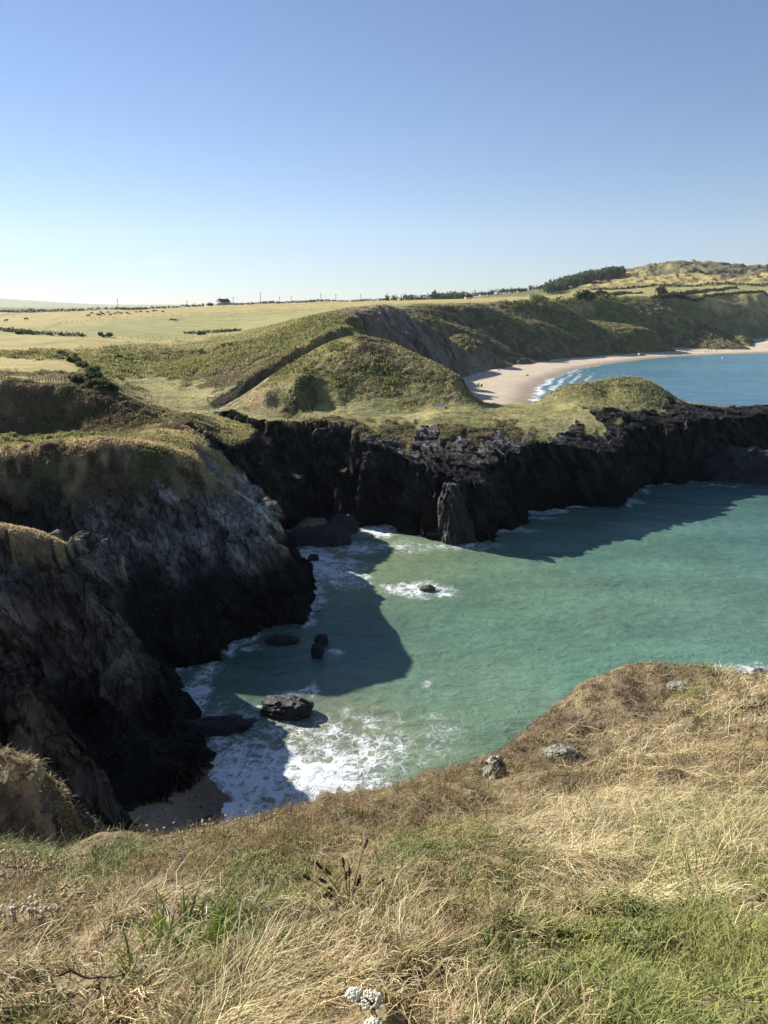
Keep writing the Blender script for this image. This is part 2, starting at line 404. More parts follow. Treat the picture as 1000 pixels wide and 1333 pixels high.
# bumpiness, lump size
LUMP = np.array([.04, .04, .30, .32, .12, 0, .05, .25, .16])
kp(STRAW, '0,1333,1.3;1000,1333,1.3;500,1100,3.6;0,1110,4.3;640,985,6.9;1000,890,9;850,1000,5.2;300,1070,5')
kp(STRAW, '0,990,15.3;40,1000,15.3;80,1035,15.3;20,1030,14.8;-60,985,15.3')
kp(CLAY, '0,1078,14;60,1084,14;60,1060,14.3;0,1055,14.3;10,1070,14')
kp(ROCK, '0,846,27;30,870,27;0,900,25;-100,846,27;100,935,28.6;60,930,26;0,950,25')
kp(STRAW, '110,1098,14.5;0,700,48;60,705,47.5;100,718,46.5;20,695,46.5')
kp(ROCK, '-14,38,40;60,900,41;100,850,43;200,850,46;0,800,43;100,760,45;200,1000,36;250,700,60;150,700,58;400,765,66;330,690,66')
kp(HEATH, '0,607,64;45,600,64.5;126,592,65;210,596,66.5;252,612,67;0,650,61;88,640,61.5;130,640,62;235,640,63.5;180,630,63;0,630,62')
kp(DGRASS, '0,588,70;126,578,74;60,575,76;140,570,78;230,575,76')
kp(STRAW, '0,596,66.5;126,584,68;170,584,69;260,605,69;290,622,69;220,588,69;240,552,84;200,550,84;270,590,78')
kp(BRACK, '100,566,80;60,568,79;150,564,81;40,566,80')
kp(TURF, '0,556,87;100,555,88;190,556,84;0,562,82;230,560,82')
kp(HEATH, '0,530,95;60,530,95;130,530,95;0,505,99;60,509,99;130,518,98;170,530,97;200,545,94;0,545,94;100,548,94;250,548,91')
kp(GOLD, '0,500,112;60,500,114;0,470,170;60,480,145;40,450,240;0,440,280;90,470,160;100,445,270;150,446,280;200,447,285;-100,470,170;-100,440,280')
kp(HEATH, '100,492,128;120,496,128;135,500,126;110,480,140')
kp(BRACK, '75,459,195;95,465,180;110,470,170;125,480,150;150,470,200;200,480,200;250,475,215;170,465,230;220,465,240;300,455,240;270,480,190;180,490,190;330,470,195;320,460,210')
kp(TURF, '150,510,135;180,515,135;220,520,130;260,525,125;160,500,160;250,535,115;290,530,125;280,540,115;200,505,150;230,505,160;250,515,145')
kp(DGRASS, '260,455,270;300,445,280;200,455,280;330,440,270;350,435,255')
kp(HEATH, '320,480,158;280,495,165;350,465,165;300,500,150;330,495,137;400,440,185')
kp(BRACK, '400,430,190;430,430,175;380,445,175;400,420,230;420,418,215')
kp(FIELD, '250,430,380;150,432,380;350,418,400;200,420,450;400,408,380;300,415,500;450,402,400;100,436,330;60,432,360;200,440,330')
kp(GOLD, '0,425,390;60,420,460;130,412,560;0,416,540;100,412,600;200,405,640;300,400,680;400,398,680;500,396,650;600,394,700;650,393,700')
kp(HEATH, '0,404,2300;100,403,2500'); kp(FIELD, '0,400,3400;140,402,3300;50,399,3600')
kp(BRACK, '420,500,123;470,480,129;450,455,138;400,480,133;500,490,128')
kp(DGRASS, '400,505,121;520,500,126;560,510,124;600,515,124;520,470,138;560,480,134;470,510,121;470,440,142;360,500,124;440,500,122;540,520,121;430,465,135')
kp(HEATH, '380,515,119;420,520,119;390,505,121;500,460,139;460,470,132;550,495,128;590,495,131')
kp(TURF, '340,529,118;420,531,118;480,529,118;560,527,118;600,530,117;450,540,111;400,545,108;570,535,114;640,530,118;680,535,118;640,540,115;520,538,112;720,535,122;330,545,108;760,545,116;700,548,113')
kp(DGRASS, '790,490,147;740,500,144;850,504,146;880,522,144;790,510,138;760,520,133;820,520,133;850,528,131')
kp(ROCK, '480,580,94;560,596,93;640,590,95;700,582,99;560,580,98;640,575,101;760,560,108;830,550,119;900,540,123;1000,530,130;1000,540,128;1150,535,132;860,545,121;900,531,130;600,600,90;500,600,90;700,600,95;560,565,103;480,568,98')
kp(HEATH, '430,560,97;480,560,102;540,558,104;600,562,104;660,560,107;430,552,103;510,550,107')
kp(TURF, '470,552,106;600,552,109;560,548,110;650,550,110')
kp(DGRASS, '380,550,98;350,552,98;320,552,100;340,560,97')
kp(STRAW, '320,520,122;345,520,120;300,535,110')
# cliffs of the bay
kp(CLAY, '500,420,270;560,430,290;600,450,310;620,465,320;540,420,290;520,440,270;590,470,300')
kp(HEATH, '640,440,360;600,415,330;680,430,390;720,450,430;650,410,390;760,420,455;800,440,480;860,440,520;930,445,530;700,410,430;900,410,570')
kp(BRACK, '700,440,410;760,440,455;740,410,455;830,420,520;880,430,540;960,425,590;960,410,640;1000,400,660;780,400,480;640,425,370;820,450,480;930,405,620')
kp(GOLD, '700,391,560;660,394,500;620,396,520;800,388,650;900,390,680;1000,388,760;700,387,760;620,391,800;760,389,650')
kp(FIELD, '840,384,800;900,381,850;1000,384,880;960,376,980;820,379,950;780,383,850;1000,375,1000')
kp(HEATH, '760,371,1100;830,365,1150;850,350,1300;905,344,1320;960,350,1320;1000,352,1320;880,360,1180;940,365,1150')
kp(GOLD, '800,370,1080;860,370,1080;830,358,1200;900,368,1080;1000,368,1080')
kp(BRACK, '740,378,1090;880,350,1280')
KPA = np.array(KP)
_kx, _ky = feats(KPA[:, 0], KPA[:, 1]); _kk = KPA[:, 2].astype(int)
_K1 = np.eye(9, dtype=np.float32)[_kk]
def kinds(X, Y):
    """weights (n,9)"""
    wx = fbm2(X / 6, Y / 6, 3) ; wy = fbm2(X / 6 + 50, Y / 6 + 50, 3)
    r = np.hypot(X, Y); sc = 1.0 + 0 * r
    fx, fy = feats(X, Y)
    wob = .10
    fx = fx + wob * noise2(fx * 9, fy * 9) + wob * .7 * noise2(fx * 24, fy * 20) + wx * .06
    fy = fy + wob * noise2(fx * 9 + 40, fy * 9) * .6 + wob * .5 * noise2(fx * 24 + 7, fy * 20) + wy * .04
    out = np.empty((len(X), 9), np.float32)
    fx = fx.astype(np.float32); fy = fy.astype(np.float32); ax = _kx.astype(np.float32); ay = _ky.astype(np.float32)
    for i in range(0, len(X), 20000):
        s = slice(i, i + 20000)
        D = ((fx[s, None] - ax) ** 2 + (1.6 * (fy[s, None] - ay)) ** 2 + 2e-4)
        w = D ** -4
        out[s] = (w / w.sum(1, keepdims=True)) @ _K1
    return out

# ------------------------------------------------------------------ terrain sheet: polar grid round the viewpoint
NCOL = int(globals().get('NCOL', 900))
th_in = np.linspace(-0.62, 0.62, NCOL)
th_out = np.concatenate([np.linspace(-PI, -1.3, 24), np.linspace(-1.27, -0.64, 60), th_in, np.linspace(0.64, 1.27, 50), np.linspace(1.3, PI, 24)])
def rows():
    r = [0.25]
    while r[-1] < 9000:
        x = r[-1]
        if x < 12: s = 0.02 + x * .004
        elif x < 38: s = .11
        elif x < 128: s = .115
        elif x < 175: s = .22
        elif x < 360: s = .42
        elif x < 640: s = .8
        elif x < 1500: s = 6
        else: s = x * .03
        r.append(x + s * RSTEP)
    return np.array(r)
RSTEP = float(globals().get('RSTEP', 1.0))
R = rows()
TH, RR = np.meshgrid(th_out, R)
GX = RR * np.sin(TH); GY = RR * np.cos(TH)
nr, nc = GX.shape
shape = GX.shape
Z, Dd, Kk, GL, DB = height_grid(GX, GY)
print('height', time.time() - T0)
# the trodden path and the bank on its left
PATH_PX = [(288, 531), (300, 523), (318, 513), (338, 500), (352, 489), (372, 475), (395, 463), (420, 451), (448, 440), (459, 438)]
PATH_T = []
for a, b in PATH_PX:
    Yy = np.linspace(100, 190, 400); v = -(b - 666.5) / F; t = Yy / (cp + v * sp); Xx = (a - 500) / F * t; zz = CH + t * (-sp + v * cp)
    k = int(np.argmax(T_field(Xx, Yy) >= zz)); PATH_T.append((Xx[k], Yy[k], 0.0))
for _ in range(2):
    for i in range(1, len(PATH_T) - 1): PATH_T[i] = (PATH_T[i][0], (PATH_T[i - 1][1] + 2 * PATH_T[i][1] + PATH_T[i + 1][1]) / 4, 0)
pm = (R > 95) & (R < 200)
pd_, _ = polyline_d(GX[pm], GY[pm], PATH_T); left_ = polyline_d(GX[pm] + .01, GY[pm], PATH_T)[0] < pd_
Z[pm] += np.where(left_, 1.5 * sst(1.2, 3.0, pd_) * sst(116, 130, GY[pm]) * np.exp(-(np.maximum(pd_ - 3.0, 0) / 6) ** 2), 0) - .25 * sst(2.0, .8, pd_)
P = np.stack([GX, GY, Z], -1)
def normals(P):
    du = np.empty_like(P); du[:, 1:-1] = P[:, 2:] - P[:, :-2]; du[:, 0] = P[:, 1] - P[:, 0]; du[:, -1] = P[:, -1] - P[:, -2]
    dv = np.empty_like(P); dv[1:-1] = P[2:] - P[:-2]; dv[0] = P[1] - P[0]; dv[-1] = P[-1] - P[-2]
    n = np.cross(du, dv); n /= np.linalg.norm(n, axis=-1, keepdims=True) + 1e-12
    return n
Nn = normals(P)
W = np.stack(up(lambda a, b: list(kinds(a.ravel(), b.ravel()).reshape(a.shape + (9,)).transpose(2, 0, 1)), GX, GY, 2, 9), -1)
print('kinds', time.time() - T0)
xf, yf, zf, rf = GX.ravel(), GY.ravel(), Z.ravel(), RR.ravel()
nzf = Nn[..., 2].ravel()
n1 = fbm3(xf / 1.7, yf / 1.7, zf / 1.7, 3)
steep = sst(.74, .56, nzf + .10 * n1)
Wf = W.reshape(-1, 9)
midz = (rf > 11) & (rf < 175)
rock = np.where(midz, np.maximum(steep * sst(.8, -.8, zf - GL.ravel() + n1 * 1.6), Wf[:, ROCK] * sst(.0, .5, Wf[:, ROCK] + .35 * n1)), 0)
rock = np.where((rf > 36) & (rf < 74) & (xf < -6), np.maximum(rock, sst(1.0, -1.0, zf - GL.ravel() + 1.4 * n1)), rock)
rock = np.where((rf > 74) & (rf < 108) & (xf < -5), np.maximum(rock, sst(1.0, -1.0, zf - 9.0 + 1.4 * n1)), rock)
wet = midz & (zf < 2.2) & (zf > -2.9) & (DB.ravel() < 0)
rock = np.where(wet, 1.0, rock)
clayw = Wf[:, CLAY] * (rf < 40)
sand = sst(-.05, .05, DB.ravel() + .08 * n1) * (rf > 11)
rock = rock * (1 - sand)
# colours
col = (Wf[:, :9] @ PAL)
nA = fbm2(xf / .9, yf / .9, 4); nB = fbm2(xf / 7, yf / 7, 4); nC = fbm2(xf / 40 + 3, yf / 40, 3)
far = sst(60, 400, rf)
lum = 1 + .35 * nA * (1 - .6 * far) + .30 * nB
col *= np.clip(lum, .35, 1.8)[:, None]
# patches of straw in green and green in straw
g = sst(.05, .35, fbm2(xf / 3.1 + 9, yf / 3.1, 4) + .25 * nC)[:, None] * np.where((Wf[:, BRACK] + Wf[:, HEATH] + Wf[:, TURF] + Wf[:, DGRASS]) > .5, .6, .12)[:, None]
col = col * (1 - g) + g * np.array([.30, .26, .13])
g = sst(.1, .4, fbm2(xf / 4.3 - 9, yf / 2.9, 4))[:, None] * np.where((Wf[:, BRACK] + Wf[:, HEATH] + Wf[:, TURF] + Wf[:, CLAY]) > .5, .6, .05)[:, None]
col = col * (1 - g) + g * np.array([.105, .135, .045])
ck_ = Wf[:, CLAY:CLAY + 1] * (rf > 200)[:, None]
col = col * (1 - ck_) + ck_ * np.array([.20, .165, .12]) * np.clip(1 + .9 * fbm2(xf / 2.2 + yf / 9, yf / 9 - zf / 3, 4), .3, 2)[:, None]
# rock colour: steeply dipping beds, pale above, black wet band below
sx = xf * .80 + yf * .12 + zf * .58; sy = -xf * .55 + zf * .8; sz_ = yf
bed = fbm3(sx / .55, sy / 3.4, sz_ / 2.5, 4, .6)
big = fbm3(sx / 3.0, sy / 6.0, sz_ / 5.0, 3)
pale = sst(4.0, 9.0, zf + 3 * big) * sst(30, -6, xf) * sst(-32, -12, xf + .18 * (zf - 8)) * (rf < 82) * (rf > 50)
pale = np.maximum(pale, .26 * sst(7.5, 9.5, zf + big) * sst(.4, .75, nzf) * (rf > 84) * sst(45, 15, xf))
rc = np.array([.026, .0235, .022])[None] * (1 + .7 * bed[:, None]) * (1 + .5 * big[:, None])
rp = np.array([.30, .285, .235])[None] * (1 + .65 * bed[:, None]) * (1 + .4 * big[:, None])
l3 = (sst(52, 49, rf) * sst(38, 41, rf) * sst(3.5, 7.0, zf + 2 * big) * .68)[:, None]
rcol = rc * (1 - pale[:, None]) + rp * pale[:, None]
rcol = rcol * (1 - l3) + l3 * np.array([.20, .175, .14]) * (1 + .5 * bed[:, None])
band_ = 2.8 * (rf > 50) * (rf < 76) * (xf < -5) + 1.2 * (rf <= 50)
wetk = sst(3.6 + band_, 1.4 + band_ * .7, zf + 1.6 * n1)[:, None]
rcol = rcol * (1 - .66 * wetk)
brown = .7 * ((rf < 34) & (rf > 11))[:, None] * sst(2, 5, zf)[:, None]
rcol = rcol * (1 - brown) + brown * np.array([.075, .062, .047]) * (1 + .6 * bed[:, None])
col = col * (1 - rock[:, None]) + rcol * rock[:, None]
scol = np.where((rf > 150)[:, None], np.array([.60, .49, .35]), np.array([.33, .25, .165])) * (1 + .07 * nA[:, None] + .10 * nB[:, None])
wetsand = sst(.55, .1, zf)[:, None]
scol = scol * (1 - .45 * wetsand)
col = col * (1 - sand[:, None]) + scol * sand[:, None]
pth = np.array([WY(a, b, c)[:3] for a, b, c in ((288, 531, 122), (300, 523, 126), (318, 513, 130), (338, 500, 135), (352, 489, 138), (372, 475, 143), (395, 463, 148), (420, 451, 152), (448, 440, 156), (459, 438, 158))])
fgk = sst(13, 9, rf)[:, None]
col = col * (1 - fgk) + fgk * np.array([.17, .128, .07]) * (1 + .5 * nA[:, None] + .3 * nB[:, None])
col = np.clip(col, .008, .9)
print('colour', time.time() - T0)
# displacement
rk_i = np.nonzero((rock > .02) & (rf > 11) & (rf < 200))[0]
fac = np.zeros(len(xf), np.float32); ft = np.zeros(len(xf), np.float32)
if len(rk_i):
    a_, b_, c_ = sx[rk_i], sy[rk_i], sz_[rk_i]
    wob_ = .35 * noise3(a_ / 2, b_ / 2, c_ / 2)
    f1, t1 = facets(a_ / 1.5 + wob_, b_ / 3.6, c_ / 2.8 + wob_, 3); f2, t2 = facets(a_ / .55 + wob_, b_ / 1.3, c_ / 1.0, 9); f3, t3 = facets(a_ / 4.2 + wob_, b_ / 7, c_ / 6.0, 21)
    fac[rk_i] = .42 * f1 + .17 * f2 + .80 * f3; ft[rk_i] = .5 * t1 + .5 * t2 + .25 * t3
col = col * (1 + rock * .55 * ft)[:, None]
PDIST = np.full(GX.shape, 99.0, np.float32); PDIST[pm] = pd_; PDIST = PDIST.ravel()
pk_ = sst(1.5, .7, PDIST + .35 * n1)[:, None]; col = col * (1 - pk_) + pk_ * np.array([.36, .29, .19]) * (1 + .2 * nA[:, None])
lump = sst(.6, 2.2, PDIST) * (Wf[:, :9] @ LUMP) * (1 - rock) * (1 - sand) * (rf > 11)
scl = np.where(rf < 175, 1.0, np.where(rf < 700, 2.2, 8.0))
L1 = fbm3(xf / (1.5 * scl), yf / (1.5 * scl), zf / (1.5 * scl), 4, .6)
disp = lump * L1 * 1.7 * np.minimum(scl, 3)
disp += rock * np.where(rf > 84, .9, 1.0) * (.45 + .55 * sst(.85, .55, nzf)) * (-.20 + .95 * np.where((xf < -5) & (rf < 82), .7, 1.0) * fac + .20 * ridged3(sx / 1.5, sy / 5.0, sz_ / 3.0, 5, .62) + .18 * bed + .16 * ridged3(sx / .45, sy / 1.7, sz_ / 1.3, 3, .6)) * sst(11, 14, rf) * np.where(rf > 40, 1.1, .5) * sst(-.1, .8, np.abs(zf - 1) + .3)
disp += (rf > 400) * (rf < 1600) * 2.0 * fbm2(xf / 60, yf / 60, 4) * sst(400, 900, rf)
hillk = (rf > 1000) * (rf < 1600) * sst(40, 80, zf)
disp += hillk * 11.0 * np.maximum(ridged3(xf / 45, yf / 45, zf / 45, 4) - .1, -.3)
disp += (1 - rock) * (1 - sand) * sst(11.5, 12.5, rf) * sst(20, 18, rf) * (.55 * fbm3(xf / 1.1, yf / 1.1, zf / 1.1, 4, .6) + .25 * ridged3(xf / .7, yf / .7, zf / .7, 3))
# small tussocks on the foreground
disp += (rf < 11) * (.10 * fbm2(xf / .36, yf / .36, 3) + .12 * fbm2(xf / 1.0, yf / 1.0, 2)) * sst(-1, 1.6, yf) * sst(.8, 1.8, rf)
lim = (disp).reshape(shape)
P = P + Nn * lim[..., None]
P[..., 2] -= 0.0
GZ = P[..., 2]
print('disp', time.time() - T0)
idx = np.arange(nr * nc).reshape(nr, nc)
q = np.stack([idx[:-1, :-1], idx[:-1, 1:], idx[1:, 1:], idx[1:, :-1]], -1).reshape(-1, 4)
zq = P[..., 2].ravel()[q].max(1)
q = q[zq > -.8]
used = np.unique(q); remap_ = np.full(nr * nc, -1, np.int64); remap_[used] = np.arange(len(used))
q = remap_[q]
def ground_mat():
    n = NT('ground_cover'); at = n.new('ShaderNodeAttribute'); at.attribute_name = 'Col'
    ar = n.new('ShaderNodeAttribute'); ar.attribute_name = 'Rock'
    ge = n.new('ShaderNodeNewGeometry'); pos = ge.outputs['Position']
    a = n.noise(pos, 2.2, 5, .7); b = n.noise(pos, 11.0, 4, .7); c = n.noise(pos, .22, 4, .6)
    f = n.math('ADD', n.remap(a, .3, .7, .72, 1.28), n.remap(b, .3, .7, -.22, .22))
    f = n.math('ADD', f, n.remap(c, .3, .7, -.10, .10))
    cl = n.mix(1.0, at.outputs['Color'], f, 'MULTIPLY')
    m0 = n.new('ShaderNodeMapping'); n.link(pos, m0.inputs[0]); m0.inputs['Rotation'].default_value = (0, .585, .2)
    mp = n.new('ShaderNodeMapping'); n.link(m0.outputs[0], mp.inputs[0]); mp.inputs['Scale'].default_value = (1.7, .6, .42)
    st = n.noise(mp.outputs[0], .7, 8, .62, .15); st2 = n.noise(mp.outputs[0], 3.3, 5, .6, .1)
    sf = n.math('MULTIPLY', n.remap(st, .38, .62, .45, 1.65), n.remap(st2, .36, .64, .75, 1.28))
    cl = n.mix(ar.outputs['Fac'], cl, n.mix(1.0, cl, sf, 'MULTIPLY'))
    vc = n.new('ShaderNodeTexVoronoi'); vc.feature = 'DISTANCE_TO_EDGE'; vc.inputs['Scale'].default_value = .75
    ad = n.new('ShaderNodeVectorMath', operation='MULTIPLY_ADD'); n.link(st2, ad.inputs[0]); ad.inputs[1].default_value = (.7, .7, .7); n.link(mp.outputs[0], ad.inputs[2]); n.link(ad.outputs[0], vc.inputs['Vector'])
    ck = n.math('MAXIMUM', n.remap(vc.outputs['Distance'], .0, .07, .25, 1.0), n.math('SUBTRACT', 1.0, ar.outputs['Fac']))
    cl = n.mix(1.0, cl, ck, 'MULTIPLY')
    # fine pale lichen flecks on rock
    vo = n.new('ShaderNodeTexVoronoi'); vo.inputs['Scale'].default_value = 2.6; n.link(pos, vo.inputs['Vector'])
    fl = n.math('MULTIPLY', n.math('LESS_THAN', vo.outputs['Distance'], .10), ar.outputs['Fac'])
    fl = n.math('MULTIPLY', fl, n.math('GREATER_THAN', n.noise(pos, .5, 2), .52))
    cl = n.mix(n.math('MULTIPLY', fl, .6), cl, (.30, .29, .25))
    n.link(cl, n.b.inputs['Base Color'])
    n.b.inputs['Roughness'].default_value = .9; n.b.inputs['Specular IOR Level'].default_value = .12
    rk = n.new('ShaderNodeTexNoise'); rk.noise_type = 'RIDGED_MULTIFRACTAL'; rk.inputs['Scale'].default_value = .9; rk.inputs['Detail'].default_value = 6
    n.link(pos, rk.inputs['Vector'])
    nb = n.bump(n.math('MULTIPLY', rk.outputs['Fac'], ar.outputs['Fac']), .8, .35); nb = n.bump(n.math('MULTIPLY', st, ar.outputs['Fac']), 1.0, .6, nb)
    nb = n.bump(a, .6, .30, nb); nb = n.bump(b, .55, .08, nb)
    n.link(nb, n.b.inputs['Normal'])
    return n.m
GM = ground_mat()
terrain = mesh_obj('terrain', P.reshape(-1, 3)[used], quads=q, mat=GM, cols={'Col': col[used], 'Rock': rock[used]})
terrain.data.polygons.foreach_set('use_smooth', (rock[used][q].max(1) < .5))
tag(terrain, kind='structure')
print('terrain', len(used), len(q), time.time() - T0)
# height lookup on the finished sheet (bilinear in the polar grid)
def ground_z(x, y):
    x = np.atleast_1d(np.asarray(x, float)); y = np.atleast_1d(np.asarray(y, float))
    r = np.hypot(x, y); t = np.arctan2(x, y)
    i = np.clip(np.searchsorted(R, r) - 1, 0, nr - 2); j = np.clip(np.searchsorted(th_out, t) - 1, 0, nc - 2)
    a = np.clip((r - R[i]) / (R[i + 1] - R[i]), 0, 1); b = np.clip((t - th_out[j]) / (th_out[j + 1] - th_out[j]), 0, 1)
    return (GZ[i, j] * (1 - a) * (1 - b) + GZ[i + 1, j] * a * (1 - b) + GZ[i, j + 1] * (1 - a) * b + GZ[i + 1, j + 1] * a * b)
def gz(x, y): return float(ground_z(x, y)[0])
def on_ground(px, py, Y0=2.0, Y1=4000.0, n=4000):
    """first point of the ground seen along a pixel's line of sight"""
    Y = np.exp(np.linspace(math.log(Y0), math.log(Y1), n))
    v = -(py - 666.5) / F; t = Y / (cp + v * sp); X = (px - 500) / F * t; z = CH + t * (-sp + v * cp)
    h = np.maximum(ground_z(X, Y), 0); m = np.nonzero(h >= z)[0]
    if len(m) == 0: return (X[-1], Y[-1], h[-1])
    k = m[0]; return (float(X[k]), float(Y[k]), float(h[k]))
# ------------------------------------------------------------------ the sea
SEAC = [  # px, py, water colour; darker cove points put the headland's shade into it
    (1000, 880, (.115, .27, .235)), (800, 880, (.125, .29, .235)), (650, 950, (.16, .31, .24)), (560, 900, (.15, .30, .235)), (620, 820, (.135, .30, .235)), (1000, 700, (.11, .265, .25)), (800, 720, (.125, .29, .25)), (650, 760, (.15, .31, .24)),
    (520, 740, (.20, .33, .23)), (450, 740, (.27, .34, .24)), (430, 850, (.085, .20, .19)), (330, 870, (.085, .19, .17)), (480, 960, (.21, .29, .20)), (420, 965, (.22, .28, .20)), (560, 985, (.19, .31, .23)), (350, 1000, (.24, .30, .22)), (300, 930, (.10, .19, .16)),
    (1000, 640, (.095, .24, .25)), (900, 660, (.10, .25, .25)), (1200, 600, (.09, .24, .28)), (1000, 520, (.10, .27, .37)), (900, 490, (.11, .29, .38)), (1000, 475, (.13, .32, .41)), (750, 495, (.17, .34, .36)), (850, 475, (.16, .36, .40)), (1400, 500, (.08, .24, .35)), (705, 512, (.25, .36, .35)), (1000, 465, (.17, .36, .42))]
sp_ = np.array([WZ(a, b)[:2] for a, b, c in SEAC]); sc_ = np.array([c for a, b, c in SEAC])
def blob(a, b, rx, ry, rot=0, w=1.0): return (WZ(a, b)[0], WZ(a, b)[1], rx, ry, math.radians(rot), w)
FOAM = [blob(330, 1010, 5.5, 5.2, 0, 1.02), blob(300, 1060, 4, 4, 0, 1.12), blob(400, 1010, 4.5, 4.2, 0, 1.0), blob(440, 985, 4.5, 4.5, 0, .72), blob(490, 975, 3.0, 4.5, 0, .55), blob(270, 960, 2.2, 2.5, 0, .9), blob(250, 905, 1.3, 4.5, -10, .95), blob(285, 925, 2.2, 3, 0, .35), blob(345, 945, 4, 2, 0, .5),
        blob(405, 725, 2.2, 3.5, 0, 1.0), blob(430, 740, 3.5, 6.5, 30, .85), blob(385, 745, 1.8, 4, 0, .8), blob(400, 780, 1.4, 5, 0, .6), blob(490, 692, 4.5, 1.9, 0, 1.0), blob(470, 712, 4, 3, 0, .68), blob(520, 712, 6, 3, 0, .5), blob(600, 712, 6, 1.8, 0, .55),
        blob(545, 767, 3.2, 1.5, 0, .95), blob(560, 772, 2.4, 1.4, 0, .9), blob(660, 690, 3.2, 1.7, 0, .9), blob(700, 674, 4, 1.1, 0, .6), blob(830, 637, 1.5, 3.0, 0, .7), blob(820, 652, 1.5, 2.0, 0, .6), blob(940, 632, 8, 1.0, 0, .42),
        blob(425, 853, .8, 1.0, 0, .9), blob(400, 900, .6, 2.2, -20, .6), blob(310, 838, 2.6, .9, 0, .62), blob(365, 833, 2.5, .9, 0, .5), blob(545, 890, 1.0, .5, 0, .55), blob(980, 885, 4, 1.8, 10, .95), blob(570, 960, 3, 4, 0, .36), blob(375, 905, 2.0, .8, 0, .45), blob(330, 925, 1.4, .8, 0, .5)]
SURF = pz('692,521;700,503;714,493;752,480;800,472;850,466.3;900,463;950,461;1000,459.5;1100,458;1300,457')
nth = int(760 * (NCOL / 900)) + 10
wth = np.concatenate([np.linspace(-1.6, -.66, 30), np.linspace(-.64, .64, nth), np.linspace(.66, 1.6, 40)])
wr = [14.0]
while wr[-1] < 9000:
    x = wr[-1]; wr.append(x + RSTEP * (.16 if x < 130 else .6 if x < 560 else x * .03))
wr = np.array(wr)
WT, WR = np.meshgrid(wth, wr); wx = (WR * np.sin(WT)).ravel(); wy = (WR * np.cos(WT)).ravel()
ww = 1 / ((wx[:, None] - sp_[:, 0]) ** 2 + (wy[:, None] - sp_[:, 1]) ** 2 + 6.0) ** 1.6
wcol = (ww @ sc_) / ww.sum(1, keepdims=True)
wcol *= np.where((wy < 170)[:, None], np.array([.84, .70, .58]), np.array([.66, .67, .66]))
wcol *= (1 + .13 * fbm2(wx / 9, wy / 6, 3) + .05 * fbm2(wx / 2.0, wy / 1.2, 3))[:, None]
foam = np.zeros(len(wx))
jx = wx + .9 * noise2(wx / 2.2, wy / 2.2); jy = wy + .9 * noise2(wx / 2.2 + 20, wy / 2.2)
for (cx, cy, rx, ry, ro, w) in FOAM:
    dx = jx - cx; dy = jy - cy; a = dx * math.cos(ro) + dy * math.sin(ro); b = -dx * math.sin(ro) + dy * math.cos(ro)
    foam = np.maximum(foam, w * np.exp(-((a / rx) ** 2 + (b / ry) ** 2) * .9))
dl = sdf(wx, wy, LAND)
foam = np.maximum(foam, .62 * np.exp(-(np.maximum(-dl - .1, 0) / .7) ** 2) * sst(-.3, .3, noise2(wx / 3, wy / 3)) * (np.hypot(wx, wy) < 150))
m = wy > 180
ds = np.full(len(wx), 99.0)
for (ax, ay), (bx, by) in zip(SURF[:-1], SURF[1:]):
    dx, dy = bx - ax, by - ay; t = np.clip(((wx - ax) * dx + (wy - ay) * dy) / (dx * dx + dy * dy), 0, 1)
    ds = np.minimum(ds, np.hypot(wx - ax - t * dx, wy - ay - t * dy))
dsn = ds + 1.6 * fbm2(wx / 14, wy / 14, 2) + .8 * noise2(wx / 4, wy / 4)
surf = np.zeros(len(wx)); nearw = sst(420, 230, wy)
for off, wd, amp in ((1.0, 1.6, 1.3), (6.5, 1.3, 1.15), (12, 1.0, 1.0), (18, .9, .85), (25, .8, .5)):
    surf = np.maximum(surf, amp * (.9 + .45 * noise2(wx / 9 + off, wy / 14)) * np.exp(-((dsn - off * (.35 + .65 * nearw)) / wd) ** 2) * (nearw if off > 2 else .25 + .75 * nearw))
foam = np.where(m, np.maximum(foam, surf), foam)
